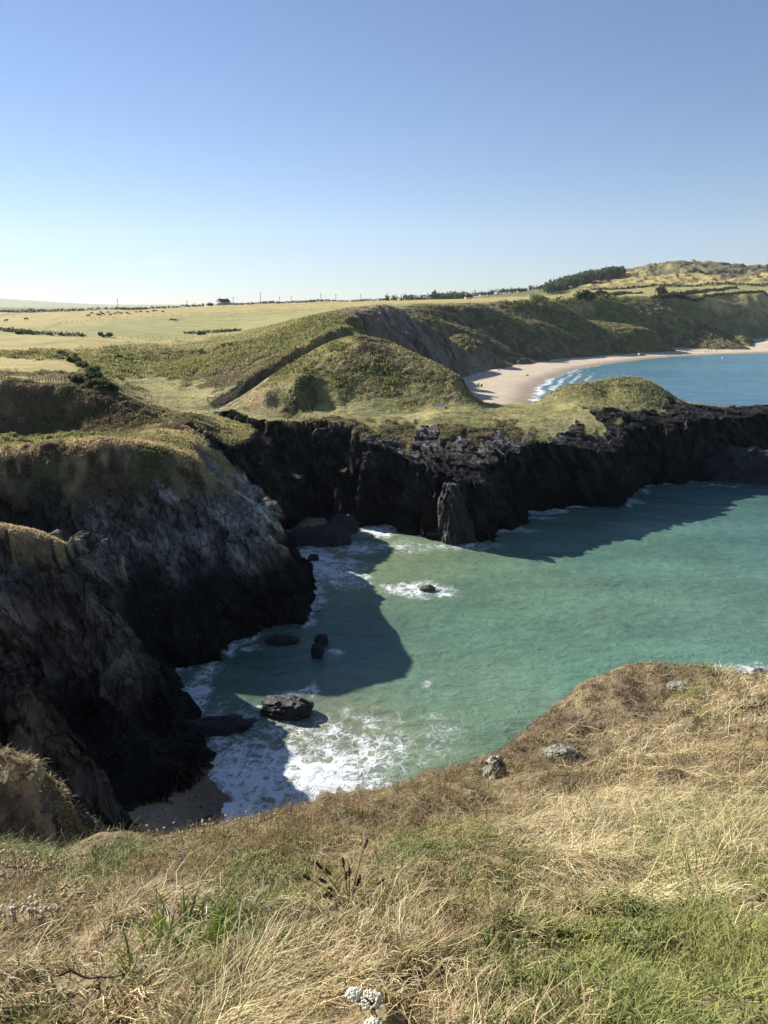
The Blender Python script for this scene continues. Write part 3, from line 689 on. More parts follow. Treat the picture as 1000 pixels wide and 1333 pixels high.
# small swell: its light and dark lines go into the colour, then real relief
wcol *= (1 + .16 * fbm2(wx / 22 + wy / 30, wy / 5, 3))[:, None]
h = .12 * fbm2(wx / 5.5 + wy / 20, wy / 2.4, 2) + .05 * fbm2(wx / 1.3, wy / .8, 3)
h += .05 * np.clip(foam, 0, 1) * fbm2(wx / .6, wy / .6, 2)
wv = np.stack([wx, wy, h], 1)
a_, b_ = WT.shape; ii = np.arange(a_ * b_).reshape(a_, b_)
wq = np.stack([ii[:-1, :-1], ii[:-1, 1:], ii[1:, 1:], ii[1:, :-1]], -1).reshape(-1, 4)
keep = (dl[wq].min(1) < 5.0); wq = wq[keep]
used = np.unique(wq); rm = np.full(a_ * b_, -1, np.int64); rm[used] = np.arange(len(used)); wq = rm[wq]
def sea_mat():
    n = NT('sea_water'); at = n.new('ShaderNodeAttribute'); at.attribute_name = 'Col'; fo = n.new('ShaderNodeAttribute'); fo.attribute_name = 'Foam'
    ge = n.new('ShaderNodeNewGeometry'); mp = n.new('ShaderNodeMapping'); n.link(ge.outputs['Position'], mp.inputs[0]); mp.inputs['Scale'].default_value = (1, 1.5, 1)
    mp.inputs['Rotation'].default_value = (0, 0, .25)
    v = mp.outputs[0]
    w1 = n.noise(v, .8, 4, .62, .6); w2 = n.noise(v, 3.2, 4, .65, .6); w3 = n.noise(v, .09, 3, .5)
    # lacy foam: warped cell borders at two sizes
    nz = n.new('ShaderNodeTexNoise'); n.link(ge.outputs['Position'], nz.inputs['Vector']); nz.inputs['Scale'].default_value = .9; nz.inputs['Detail'].default_value = 5
    nz.inputs['Roughness'].default_value = .65
    add = n.new('ShaderNodeVectorMath', operation='MULTIPLY_ADD'); n.link(nz.outputs['Color'], add.inputs[0]); add.inputs[1].default_value = (2.4, 2.4, 0); n.link(ge.outputs['Position'], add.inputs[2])
    ed = []
    for sc in (.65, 1.5, 3.4):
        vo = n.new('ShaderNodeTexVoronoi'); vo.feature = 'DISTANCE_TO_EDGE'; vo.inputs['Scale'].default_value = sc; vo.inputs['Randomness'].default_value = 1
        n.link(add.outputs[0], vo.inputs['Vector']); ed.append(vo.outputs['Distance'])
    k = n.math('MULTIPLY', fo.outputs['Fac'], 1.0)
    patch = n.noise(ge.outputs['Position'], .7, 5, .65)
    dens = n.math('ADD', k, n.remap(patch, .3, .7, -.42, .30))
    def lace(d, a, wd):
        th = n.math('MULTIPLY', dens, a)
        return n.math('MULTIPLY', n.math('SUBTRACT', th, d), wd, True)
    f1 = lace(ed[0], .16, 12); f2 = lace(ed[1], .17, 10); f3 = lace(ed[2], .13, 7)
    fm = n.math('MAXIMUM', n.math('MAXIMUM', f1, f2), f3)
    solid = n.remap(dens, 1.0, 1.7, 0, .9)
    fm = n.math('MAXIMUM', fm, solid)
    fm = n.math('MULTIPLY', fm, n.remap(fo.outputs['Fac'], .12, .35, 0, 1))
    # scattered small flecks
    cl = n.mix(1.0, at.outputs['Color'], n.remap(w3, .3, .7, .9, 1.1), 'MULTIPLY')
    cl = n.mix(1.0, cl, n.remap(w1, .3, .7, .86, 1.14), 'MULTIPLY')
    veil = n.math('MULTIPLY', n.remap(fo.outputs['Fac'], .2, 1.1, 0, .32), n.remap(patch, .3, .7, .4, 1))
    cl = n.mix(veil, cl, (.42, .50, .44))
    cl = n.mix(fm, cl, (.74, .76, .76))
    n.link(cl, n.b.inputs['Base Color'])
    n.link(n.remap(fm, 0, 1, .13, .8), n.b.inputs['Roughness'])
    n.b.inputs['Specular IOR Level'].default_value = .5; n.b.inputs['IOR'].default_value = 1.33
    nb = n.bump(w1, .7, .22); nb = n.bump(w2, .8, .07, nb); nb = n.bump(fm, .35, .07, nb)
    n.link(nb, n.b.inputs['Normal'])
    return n.m
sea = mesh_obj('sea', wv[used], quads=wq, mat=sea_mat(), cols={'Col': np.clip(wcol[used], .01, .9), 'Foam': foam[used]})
tag(sea, kind='structure')
print('sea', len(used), time.time() - T0)
# ------------------------------------------------------------------ foreground grasses
CLS = {  # colour a, colour b, length lo/hi, width, tilt lo/hi (deg from vertical), bend (deg), wind order
    'A': ((.78, .65, .38), (.46, .35, .17), .12, .30, .0030, 25, 65, 60, .8),
    'B': ((.62, .46, .23), (.25, .17, .08), .05, .14, .0026, 15, 85, 50, .25),
    'C': ((.19, .225, .055), (.34, .32, .10), .07, .20, .0030, 15, 70, 65, .7),
    'D': ((.10, .145, .038), (.26, .27, .075), .025, .075, .0056, 5, 75, 50, .1),
    'E': ((.33, .215, .115), (.21, .135, .07), .07, .15, .0018, 2, 35, 25, .3),
    'F': ((.33, .235, .155), (.19, .13, .085), .04, .10, .0026, 5, 70, 60, .1),
    'G': ((.52, .38, .20), (.40, .28, .14), .06, .16, .0024, 40, 85, 40, .5)}
KEYS = list(CLS)
EXC = []
_sx, _sy = math.sin(SUN_AZ), math.cos(SUN_AZ)
for px, py, r_ in ((489, 1345, .10), (492, 1370, .08), (243, 1225, .10), (195, 1262, .08), (312, 1185, .08), (235, 1134, .06), (203, 1140, .06), (20, 1140, .16), (22, 1200, .12), (85, 1180, .12), (455, 1185, .10), (640, 1250, .05), (398, 1158, .04), (930, 1322, .04), (125, 1283, .07), (258, 1092, .07), (638, 1012, .16), (728, 984, .2), (770, 1070, .08)):
    q = on_ground(px, py, .8, 30)
    for k_ in (0, 1, 2): EXC.append((q[0] + _sx * r_ * .9 * k_, q[1] + _sy * r_ * .9 * k_, r_ * (1 - .12 * k_)))
EXC = np.array(EXC)
FG = '''50,1130 C3D2E1;120,1125 D4C2;200,1135 B3E2;0,1180 B3E2;200,1190 B3G1A1;80,1250 G2B2A1;280,1220 D3C2;350,1130 D3B1;450,1100 G4B1;560,1110 D3C1B1;620,1085 C2B2
350,1082 E4B1;430,1060 E4G1;500,1050 E3G2;580,1015 E4;660,1065 B3G1;430,1275 A2B3;380,1200 D2B2;550,1210 B3E1;700,1160 B3G1A1;650,1260 D4B1;800,1210 D4C1;900,1150 C3A2D1;950,1280 D3C2
780,1080 A4B1;880,1030 A4B1;850,965 A3B2;730,935 F5;700,960 F5;840,898 F5;790,905 F5;905,893 C3F1;960,905 A2B1;975,975 G5;790,985 A2B3;690,1010 B2E2;900,1080 C3A2;550,1300 A2B3;300,1310 A2B2C1;150,1310 B3A1;50,1320 C1B2D1
640,960 B2F1;730,1060 A3;760,1130 A2B2;1000,1050 C3A2;980,1200 C2D2;850,1300 C2D2;500,1150 B2D1;250,1280 B2C1;20,1220 B2G1;600,1160 B2D1;640,1120 D2B2;480,1220 B2A1;900,1230 C3D2;300,1100 E2B2;150,1180 B2G2'''
fgp = []; fgw = []
for tok in FG.replace('\n', ';').split(';'):
    a, b = tok.strip().split(' '); px, py = [float(v) for v in a.split(',')]
    p = on_ground(px, py, .9, 30); fgp.append(p[:2]); w = np.zeros(7)
    for k in range(0, len(b), 2): w[KEYS.index(b[k])] += float(b[k + 1])
    w[3] += .7; w[2] += .25; w[4] += .25
    fgw.append(w / w.sum())
fgp = np.array(fgp); fgw = np.array(fgw); fgf = np.stack([np.arctan2(fgp[:, 0], fgp[:, 1]) * 2.2, np.log(np.hypot(*fgp.T))], 1)
def blades(N, rmin, rmax, wscale, lscale, name, only=None, seed=1, thmax=.75, segs=4, filt=None, thmin=None):
    g = np.random.default_rng(seed)
    r = np.exp(g.random(N) * (math.log(rmax) - math.log(rmin)) + math.log(rmin)); th = (g.random(N) * 2 - 1) * thmax if thmin is None else thmin + (thmax - thmin) * g.random(N)
    x = r * np.sin(th); y = r * np.cos(th)
    # gather in tufts
    x += .035 * noise2(x * 9, y * 9) + .06 * noise2(x * 4, y * 4); y += .035 * noise2(x * 9 + 30, y * 9)
    wx_ = th * 2.2 + .22 * fbm2(x * 2.6, y * 2.6, 4, .6); wy_ = np.log(r) + .22 * fbm2(x * 2.6 + 40, y * 2.6, 4, .6)
    W_ = ((wx_[:, None] - fgf[:, 0]) ** 2 + (wy_[:, None] - fgf[:, 1]) ** 2 + 4e-4) ** -2.2
    W_ = W_ @ fgw; W_ /= W_.sum(1, keepdims=True)
    cl = (W_.cumsum(1) > g.random(N)[:, None]).argmax(1)
    gap = fbm2(x * 5.5 + 11, y * 5.5, 3) + .3 * fbm2(x * 1.6, y * 1.6 + 8, 2)
    near_ = (((x[:, None] - EXC[:, 0]) ** 2 + (y[:, None] - EXC[:, 1]) ** 2) < EXC[:, 2] ** 2).any(1) & (g.random(N) < .82)
    m = ~near_ & (g.random(N) > sst(-.02, -.32, gap) * .8) & (filt(x, y) if filt else True) & np.isin(cl, [KEYS.index(k) for k in only]); x = x[m]; y = y[m]; cl = cl[m]; r = r[m]; n = len(x)
    tab = np.array([[*CLS[k][0], *CLS[k][1], *CLS[k][2:]] for k in KEYS])[cl]
    tone = np.clip(.5 + .55 * fbm2(x * 3, y * 3, 3) + .35 * g.standard_normal(n), 0, 1)[:, None]
    c = tab[:, :3] * tone + tab[:, 3:6] * (1 - tone)
    c *= (1 + .13 * g.standard_normal(n))[:, None].clip(.5, 1.5)
    vig = .55 + .8 * sst(-.5, .5, fbm2(x * 3.3 + 5, y * 3.3, 3))
    L = (tab[:, 6] + (tab[:, 7] - tab[:, 6]) * g.random(n)) * lscale * vig * np.where(r < 4, .62 + .095 * r, 1.0)
    wd = tab[:, 8] * wscale * (.7 + .6 * g.random(n)) * np.maximum(1, r / 4.5)
    az0 = -.45 + 1.6 * noise2(x * 1.1, y * 1.1) + .9 * noise2(x * 4, y * 4)
    az = np.where(g.random(n) < tab[:, 12], az0 + .75 * g.standard_normal(n), g.random(n) * 2 * PI)
    ph = np.radians(tab[:, 9] + (tab[:, 10] - tab[:, 9]) * g.random(n)); bend = np.radians(tab[:, 11]) * (.4 + 1.2 * g.random(n))
    z = ground_z(x, y) - .01
    p = np.stack([x, y, z], 1); pts = [p]; cur = p.copy()
    kink = .35 * g.standard_normal((segs, n))
    for s in range(segs):
        a = az + kink[s]; f = np.minimum(ph + bend * (s / (segs - 1.0)), 1.75)
        cur = cur + (L / segs)[:, None] * np.stack([np.cos(a) * np.sin(f), np.sin(a) * np.sin(f), np.cos(f)], 1)
        cur[:, 2] = np.maximum(cur[:, 2], ground_z(cur[:, 0], cur[:, 1]) + .012 + .03 * g.random(n))
        pts.append(cur.copy())
    pts = np.stack(pts, 1)
    side = np.stack([-np.sin(az), np.cos(az), .5 * g.standard_normal(n)], 1); side /= np.linalg.norm(side, axis=1, keepdims=True)
    prof = np.linspace(1, .25, segs + 1)[None, :, None] * wd[:, None, None] * .5
    Lv = pts - side[:, None] * prof; Rv = pts + side[:, None] * prof
    co = np.stack([Lv, Rv], 2).reshape(-1, 3)
    b = (np.arange(n) * (segs + 1) * 2)[:, None] + (np.arange(segs) * 2)[None]
    q = np.stack([b, b + 1, b + 3, b + 2], -1).reshape(-1, 4)
    base = np.repeat(c, (segs + 1) * 2, 0)
    o = mesh_obj(name, co, quads=q, mat=GRASS_M, cols={'Col': np.clip(base, .01, .9)}, smooth=True)
    tag(o, kind='stuff'); return o
GRASS_M = attr_mat('grass_blades', .65, .3, .12)
GQ = float(globals().get('GQ', 1.0))
dry = blades(int(330000 * GQ), 1.0, 14, 1.0, 1.0, 'dry_grass', 'ABEG', 1)
tag(dry, 'dry straw coloured grass covering the near cliff slope', 'grass')
grn = blades(int(300000 * GQ), 1.0, 14, 1.0, 1.0, 'green_grass', 'CD', 2)
tag(grn, 'olive green grass and low leaves among the near straw', 'grass')
hea = blades(int(420000 * GQ), 3.0, 14, 1.1, 1.0, 'brown_heather', 'F', 3)
tag(hea, 'brown faded heather mat along the right cliff edge', 'heather')
lg = blades(int(300000 * GQ), 11.5, 18.5, .9, 1.1, 'ledge_grass', 'ABEGD', 5, thmin=-.62, thmax=-.20)
tag(lg, 'pale dry grass on the small ledge at the lower left', 'grass')
print('grass', time.time() - T0)
# ------------------------------------------------------------------ low vegetation on the slopes further off
def quad_cloud(name, ctr, nrm_up, size, color, mat, parent=None, aspect=1.6, seed=0):
    """one tapered leaf-sized face per point, random heading, leaning by nrm_up"""
    g = np.random.default_rng(seed); n = len(ctr)
    az = g.random(n) * 2 * PI; tl = (1 - nrm_up) * g.random(n) * PI * .5 + nrm_up * np.abs(g.standard_normal(n)) * .4
    up_ = np.stack([np.cos(az) * np.sin(tl), np.sin(az) * np.sin(tl), np.cos(tl)], 1)
    a2 = g.random(n) * 2 * PI; t = np.stack([np.cos(a2), np.sin(a2), g.standard_normal(n) * .3], 1)
    sd_ = np.cross(up_, t); sd_ /= np.linalg.norm(sd_, axis=1, keepdims=True) + 1e-9
    s = size[:, None]
    a = ctr - sd_ * s * .5; b = ctr + sd_ * s * .5; c = ctr + sd_ * s * .18 + up_ * s * aspect; d = ctr - sd_ * s * .22 + up_ * s * aspect * .93
    co = np.stack([a, b, c, d], 1).reshape(-1, 3); q = np.arange(n * 4).reshape(-1, 4)
    return mesh_obj(name, co, quads=q, mat=mat, parent=parent, smooth=False, cols={'Col': np.repeat(np.clip(color, .01, .9), 4, 0)})
LEAF_M = attr_mat('leaves', .75, .2, .4)
g = np.random.default_rng(11)
cand_w = ((Wf[:, BRACK] * 1.0 + Wf[:, HEATH] * 1.0 + Wf[:, DGRASS] * .6 + Wf[:, TURF] * .30 + Wf[:, STRAW] * .6 + Wf[:, CLAY] * .25 * (rf > 200)) * (1 - rock) * (1 - sand) * (rf > 11.5) * (rf < 640) * (np.abs(np.arctan2(xf, yf)) < .72) * (P[..., 2].ravel() > 1)).astype(np.float64)
cand_w *= np.where(rf > 110, 1, np.where(rf > 40, 2.2, .5))
cand_w /= cand_w.sum()
NV = int(400000 * GQ)
pick = np.searchsorted(cand_w.cumsum(), g.random(NV))
pick = np.clip(pick, 0, len(cand_w) - 1)
PATH_W = [(a, b, gz(a, b)) for a, b, c in PATH_T]
pd_, _ = polyline_d(xf[pick], yf[pick], PATH_W); pick = pick[pd_ > 1.3]; NV = len(pick)
pc = P.reshape(-1, 3)[pick].astype(float); rr_ = rf[pick]
pc[:, 0] += g.standard_normal(NV) * .0006 * rr_; pc[:, 1] += g.standard_normal(NV) * .0015 * rr_
pc[:, 2] = ground_z(pc[:, 0], pc[:, 1]) - .02
wb = Wf[pick]; tall = wb @ np.array([.5, .5, 1.2, .8, .4, .5, .6, .8, .7])
size = np.clip(np.where(rr_ < 105, .0023, .0016) * rr_, .04, .42) * (.6 + .8 * g.random(NV)) * tall
cc_ = col[pick] * (1.5 + .38 * g.standard_normal(NV))[:, None].clip(.6, 2.4)
dryk = (g.random(NV) < .22)[:, None]; cc_ = np.where(dryk, cc_ * .4 + np.array([.26, .21, .12]) * .6, cc_)
hv = quad_cloud('slope_vegetation', pc, .75, size, cc_, LEAF_M, aspect=1.5, seed=3)
tag(hv, 'bracken, heath and tussock grass covering the slopes across the cove', 'vegetation', kind='stuff')
print('slope veg', time.time() - T0)

BUSH_D = (.062, .070, .034); BUSH_G = (.095, .12, .045); BUSH_B = (.12, .10, .055)
def foliage(ctrs, rad, n, leaf, colr, seed, flat=.8):
    """points filling a set of balls, uneven outline"""
    g = np.random.default_rng(seed); k = g.integers(0, len(ctrs), n); d = g.standard_normal((n, 3)); d /= np.linalg.norm(d, axis=1, keepdims=True)
    rr = rad[k] * (g.random(n) ** .4) * (1 + .25 * g.standard_normal(n)).clip(.3, 1.5)
    p = ctrs[k] + d * rr[:, None] * np.array([1, 1, flat])
    tone = (1 + .3 * g.standard_normal(n)).clip(.4, 1.7)[:, None] * (.8 + .5 * g.random(len(ctrs)))[k][:, None]
    return p, leaf * (.6 + .8 * g.random(n)), np.array(colr)[None] * tone
BARK = simple_mat('bark', (.10, .08, .06), .9)
def bush(name, x, y, w, h, label, cat, group=None, colr=BUSH_D, seed=0, n=260, leaf=None, trunk=False):
    z = gz(x, y); t = empty(name, (x, y, z - .05), label, cat, group)
    rn = random.Random(seed); k = 7
    c = np.array([(rn.uniform(-.36, .36) * w, rn.uniform(-.36, .36) * w, rn.uniform(.12, .55) * h) for _ in range(k)]); rad = np.array([rn.uniform(.24, .40) * min(w, h * 1.3) for _ in range(k)])
    if trunk: c[:, 2] += h * .10
    p, s, cl = foliage(c, rad, n, leaf or w * .09, colr, seed)
    p[:, 2] = np.maximum(p[:, 2], .02)
    quad_cloud('crown' if trunk else 'foliage', p, .2, s, cl, LEAF_M, t, 1.0, seed)
    r0 = w * .035; co = []; fa = []
    m = 3 if not trunk else 4
    for b in range(m):
        a = b * 2 * PI / m + .4; e = c[b] * (1, 1, 1)
        st = len(co)
        for lv in range(4):
            f = lv / 3; cx, cy, cz = e[0] * f ** 1.6, e[1] * f ** 1.6, e[2] * f
            for s_ in range(5): co.append((cx + r0 * (1 - .7 * f) * math.cos(s_ * 1.2566 + a), cy + r0 * (1 - .7 * f) * math.sin(s_ * 1.2566 + a), cz))
        for lv in range(3):
            for s_ in range(5): i = st + lv * 5; fa.append((i + s_, i + (s_ + 1) % 5, i + 5 + (s_ + 1) % 5, i + 5 + s_))
    mesh_obj('trunk' if trunk else 'stem', co, fa, mat=BARK, parent=t)
    return t
def at(px, py, Y0=12): return on_ground(px, py, Y0)
def crest(px, Ya=450, Yb=1000, back=0.0):
    """highest-looking ground along a bearing between two distances"""
    Y = np.linspace(Ya, Yb, 600); X = (px - 500) / F / cp * Y * (1.0); X = X * 1.0
    e = (ground_z(X, Y) - CH) / Y; k = int(np.argmax(e)); y = Y[k] + back; x = X[k] * y / Y[k]
    return (float(x), float(y), gz(x, y))
def hedge(pts, h, w, label, colr=BUSH_D, seed=0, dens=20, leaf=.5, name='hedge', cat='hedge', group=None):
    P_ = [crest(*q[1:]) if q[0] == 'c' else at(*q) for q in pts]; g = np.random.default_rng(seed); C_ = []; 
    for (x0, y0, _), (x1, y1, _) in zip(P_[:-1], P_[1:]):
        L = math.hypot(x1 - x0, y1 - y0); m = max(2, int(L / (w * .45)))
        for i in range(m):
            f = (i + .5) / m
            if g.random() < .04: continue
            C_.append((x0 + (x1 - x0) * f + g.normal() * w * .15, y0 + (y1 - y0) * f + g.normal() * w * .15))
    C_ = np.array(C_); zz = ground_z(C_[:, 0], C_[:, 1]); k = len(C_); hh = h * (.6 + .8 * g.random(k) + .35 * noise2(C_[:, 0] / 30, C_[:, 1] / 30))
    ctr = np.stack([C_[:, 0], C_[:, 1], zz + hh * .45], 1); rad = np.maximum(w * .5, hh * .5)
    p, s, cl = foliage(ctr, rad, int(k * dens), leaf, colr, seed, .95)
    o0 = np.array([P_[0][0], P_[0][1], P_[0][2]])
    o = quad_cloud(name, p - o0, .2, s, cl, LEAF_M, None, 1.0, seed); o.location = o0
    return tag(o, label, cat, group)

# hedges and bushes, near to far
hedge([(0, 431), (20, 433), (45, 436), (75, 437), (112, 439)], 1.3, 2.0, 'dark low hedge at the far edge of the golden left field', seed=1, leaf=.45)
hedge([(240, 435), (262, 434), (285, 433), (312, 431)], 1.1, 1.8, 'broken low dark hedge along the fence below the green field', seed=2, leaf=.45)
hedge([(236, 460), (262, 459), (285, 456), (302, 451)], 1.2, 1.8, 'short dark line of scrub crossing the green valley side', seed=3, leaf=.35)
hedge([('c', 0, 500, 800), ('c', 30, 500, 800), ('c', 60, 500, 800), ('c', 100, 500, 800), ('c', 140, 500, 800), ('c', 180, 500, 800), ('c', 210, 500, 800), ('c', 250, 500, 800), ('c', 292, 500, 800)], 1.9, 3, 'long dark hedge on the left skyline, left of the white house', seed=4, leaf=.8, dens=14)
hedge([('c', 312, 500, 850), ('c', 360, 500, 850), ('c', 420, 500, 850), ('c', 480, 500, 850), ('c', 540, 500, 850), ('c', 600, 500, 850)], 1.5, 3, 'thin dark hedge on the skyline, right of the white house', seed=5, leaf=.8, dens=14)
hedge([('c', 500, 850, 1300), ('c', 530, 850, 1300), ('c', 560, 850, 1300), ('c', 600, 850, 1300), ('c', 640, 850, 1300), ('c', 690, 850, 1300)], 7, 7, 'low dark belt of distant trees on the skyline over the bay', seed=6, leaf=1.5, dens=40, name='distant_woodland', cat=None)['kind'] = 'stuff'
hedge([(655, 401.5), (690, 394.5), (725, 393), (762, 393), (800, 392)], 2.5, 5, 'low scrub along the top edge of the slumped bay cliffs', seed=7, leaf=1.0, colr=BUSH_G)
hedge([(752, 386.6), (800, 385), (835, 382)], 1.8, 3, 'dark hedge between the two fields below the hill, left one', seed=8, leaf=.9)
hedge([(848, 391), (885, 385.5), (925, 379.5), (960, 376)], 2.2, 3.5, 'dark hedge running up between the pale fields to the hill', seed=9, leaf=1)
hedge([(770, 378), (850, 372.5), (930, 371), (1005, 370.5)], 2.4, 4, 'dark hedge along the foot of the rocky hill', seed=10, leaf=1.1)
hedge([(860, 388), (930, 386), (1005, 384.8)], 1.8, 3, 'straight dark hedge across the far right pale field', seed=12, leaf=.9)
for i, (px, py, w, h) in enumerate([(137, 438, 9, 4.2), (30, 434, 10, 3.5), (78, 461, 6, 2), (88, 466, 7, 2.2), (97, 471, 6, 2.4), (108, 478, 6, 2.6), (118, 485, 6, 2.4), (124, 492, 5, 2.0), (110, 497, 5, 1.8), (122, 503, 4.5, 1.9), (136, 506, 4, 1.6), (100, 493, 4, 1.4), (146, 509, 3, 1.3), (155, 465, 4, 1.6), (262, 435, 6, 3)]):
    p = at(px, py + 1)
    lab = ['round dark bush standing alone by the fence under the green field', 'widest dark bush at the left end of the field hedge', 'highest gorse bush on the rim of the dry gully', 'low gorse bush just below the highest one on the gully rim', 'third gorse bush down the gully rim', 'gorse bush midway down the left gully, taller', 'gorse bush midway down the left gully, beside the taller one', 'gorse bush above the dark hollow in the gully', 'gorse bush in the dark hollow, on its left', 'gorse bush in the dark hollow, lowest on its left', 'gorse bush at the right end of the dark hollow', 'small gorse bush left of the dark hollow', 'smallest gorse bush at the mouth of the gully', 'lone small bush on the green valley side', 'dark bush in the broken hedge under the green field'][i]
    bush('gorse_bush' if i > 1 else 'bush', p[0], p[1], w * .62, h * .55, lab, 'bush', 'bushes about the fields and gully' , (.085, .095, .045) if i % 3 else (.12, .135, .055), 20 + i, n=900, leaf=.36)
for i, (px, py, w, h) in enumerate([(688, 382.5, 7, 6), (700, 382, 11, 10), (706, 381.5, 9, 7), (668, 385.5, 7, 4.5), (628, 388, 9, 5), (588, 389, 9, 5), (762, 389, 14, 6), (864, 383, 10, 6), (781, 384, 9, 4)]):
    p = crest(px, 600, 1300) if i < 6 else at(px, py + .6)
    lab = ['small round tree left of the pair at the foot of the wooded hill', 'tallest lone tree on the skyline before the wooded hill', 'round tree close right of the tallest skyline tree', 'low skyline tree left of the small group before the hill', 'dark tree on the skyline above the bay cliffs', 'broad tree at the left of the skyline tree row', 'spreading bush at the brow above the bay cliffs', 'lone tree in the hedge between the pale fields', 'low thorn tree at the edge of the pale field'][i]
    bush('tree', p[0], p[1], w, h, lab, 'tree', 'lone trees on the skyline and hedges', BUSH_D, 60 + i, n=900, leaf=1.1, trunk=True)
# the wood on the shoulder of the hill
g = np.random.default_rng(5); ctrs = []
for i in range(420):
    f = g.random(); px = 713 + 96 * f; top = 378 - 22 * math.sin(min(1, f * 1.15) * PI / 2); py = top + g.random() * 9 * (1 - abs(f - .5)) + 1.5
    x, y, z = on_ground(px, py, 600)
    if y < 1900: ctrs.append((x, y, z + 4 + 4 * g.random()))
ctrs = np.array(ctrs); p, s, cl = foliage(ctrs, np.full(len(ctrs), 7.0), 14000, 2.4, (.062, .075, .038), 9)
wd_ = quad_cloud('wood', p, .2, s, cl, LEAF_M, None, 1.0, 4); tag(wd_, 'dark wood covering the left shoulder of the rocky hill', 'wood', kind='stuff')
print('bushes', time.time() - T0)

# ------------------------------------------------------------------ sea rocks and stones
def rock_mat(name, c1, c2, wet=0.35):
    n = NT(name); ge = n.new('ShaderNodeNewGeometry'); a = n.noise(ge.outputs['Position'], 1.6, 6, .7); b = n.noise(ge.outputs['Position'], 7, 5, .7)
    cl = n.mix(n.remap(a, .35, .65, 0, 1), c1, c2); cl = n.mix(1.0, cl, n.remap(b, .3, .7, .6, 1.4), 'MULTIPLY')
    n.link(cl, n.b.inputs['Base Color']); n.b.inputs['Roughness'].default_value = wet
    n.link(n.bump(b, .8, .12, n.bump(a, .7, .3)), n.b.inputs['Normal']); return n.m
R_BLACK = rock_mat('wet_black_rock', (.018, .018, .019), (.035, .033, .032), .5)
R_GREY = rock_mat('grey_rock', (.030, .029, .027), (.07, .068, .062), .8)
R_OLIVE = rock_mat('weedy_rock', (.10, .085, .04), (.18, .16, .09), .5)
R_PALE = rock_mat('lichen_stone', (.26, .26, .19), (.40, .38, .28), .9)
import bmesh
def rock(name, x, y, z, sx, sy, sz, label, mat, rz=0, seed=0, sub=5, crag=.20, cat='rock', group=None, taper=None, tiltdir=None, flat=None):
    bm = bmesh.new(); bmesh.ops.create_icosphere(bm, subdivisions=sub, radius=1); co = np.array([v.co[:] for v in bm.verts]); fa = [[v.index for v in f.verts] for f in bm.faces]; bm.free()
    so = seed * 13.7
    # square it off, then break it up
    co = np.sign(co) * np.abs(co) ** .86
    big = ridged3(co[:, 0] * 1.1 + so, co[:, 1] * 1.1, co[:, 2] * 1.1, 5, .55)
    st_ = fbm3(co[:, 0] * 5 + co[:, 2] * 3 + so, co[:, 1] * 1.5, co[:, 2] * 2 - co[:, 0], 4, .6)
    co = co * (1 + crag * (big - .4) + crag * .45 * st_)[:, None]
    fv, _ = facets(co[:, 0] * 1.9 + so, co[:, 1] * 1.9 + 5, co[:, 2] * 1.9, seed); f2_, _ = facets(co[:, 0] * 5 + so, co[:, 1] * 5 + 5, co[:, 2] * 4, seed + 3)
    co = co * (1 + crag * .8 * fv + crag * .3 * f2_)[:, None]
    if taper is not None: co = taper(co)
    co = co * np.array([sx, sy, sz]) * .5
    o = mesh_obj(name, co, quads=np.array(fa), mat=mat, loc=(x, y, z), smooth=False); o.rotation_euler = (0, 0, rz)
    return tag(o, label, cat, group)
def wzr(px, py): p = WZ(px, py); return p[0], p[1]
def searock(px, py, w, d, h, label, mat=None, seed=0, rz=0, up_=.25, **k):
    x, y = wzr(px, py); return rock('rock', x, y + d * .3, h * up_, w, d, h, label, mat or R_BLACK, rz, seed, **k)
searock(371, 934, 3.6, 2.0, 1.7, 'large blocky black boulder standing in the shaded shallows', seed=31, crag=.13, rz=-.12, up_=.18)
searock(284, 955, 4.4, 1.5, 1.5, 'long low black rock reaching from the cliff foot into the foam', seed=2, rz=.12, up_=.12)
searock(413, 857, .95, .8, 1.6, 'upright black rock in the shaded water with foam at its foot', seed=3, up_=.2)
searock(418, 840, 1.1, .9, 1.1, 'small black rock just behind the upright one in shaded water', seed=4)
searock(366, 838, 2.6, 1.2, .9, 'flat black rock awash off the foot of the middle headland', seed=5, up_=.15)
searock(557, 770, 1.5, 1.0, .8, 'small olive weedy rock ringed by white foam in open water', R_OLIVE, seed=7, up_=.2)
searock(408, 730, 1.2, .9, .9, 'small dark rock in the surf below the gully beach', seed=8)
searock(395, 740, .8, .6, .6, 'tiny dark rock in the surf close to the headland nose', seed=18)
searock(431, 711, 4.6, 2.6, 3.6, 'biggest rugged boulder at the mouth of the gully beach', R_GREY, seed=9, up_=.2)
searock(396, 709, 4.0, 2.6, 2.4, 'broad dark boulder left of the biggest one on the gully beach', R_BLACK, seed=10, up_=.2)
searock(446, 694, 3.4, 2.4, 3.0, 'dark boulder behind the biggest one against the cliff', R_BLACK, seed=11, up_=.25)
searock(414, 700, 2.0, 1.6, 1.8, 'small boulder wedged between the two big ones on the gully beach', R_GREY, seed=12)
def isl(co):
    co[:, 2] = np.minimum(co[:, 2], .72 + .12 * noise2(co[:, 0] * 3, co[:, 1] * 3)); t = (co[:, 2] + 1) / 2; co[:, 0] = co[:, 0] * (1 - .35 * t) + .15 * t; co[:, 1] *= (1 - .3 * t); return co
searock(972, 629, 13, 7, 10.5, 'big craggy rock islet lying off the end of the black headland', R_BLACK, seed=13, rz=-.1, up_=.12, sub=6, taper=isl, crag=.2, cat='rock islet')
def slab(co):
    co[:, 2] = np.minimum(co[:, 2], .9); t = np.clip((co[:, 2] + 1) / 2, 0, 1.0); co[:, 0] = co[:, 0] * (1 - .70 * t) - .52 * t; co[:, 1] *= (1 - .35 * t); return co
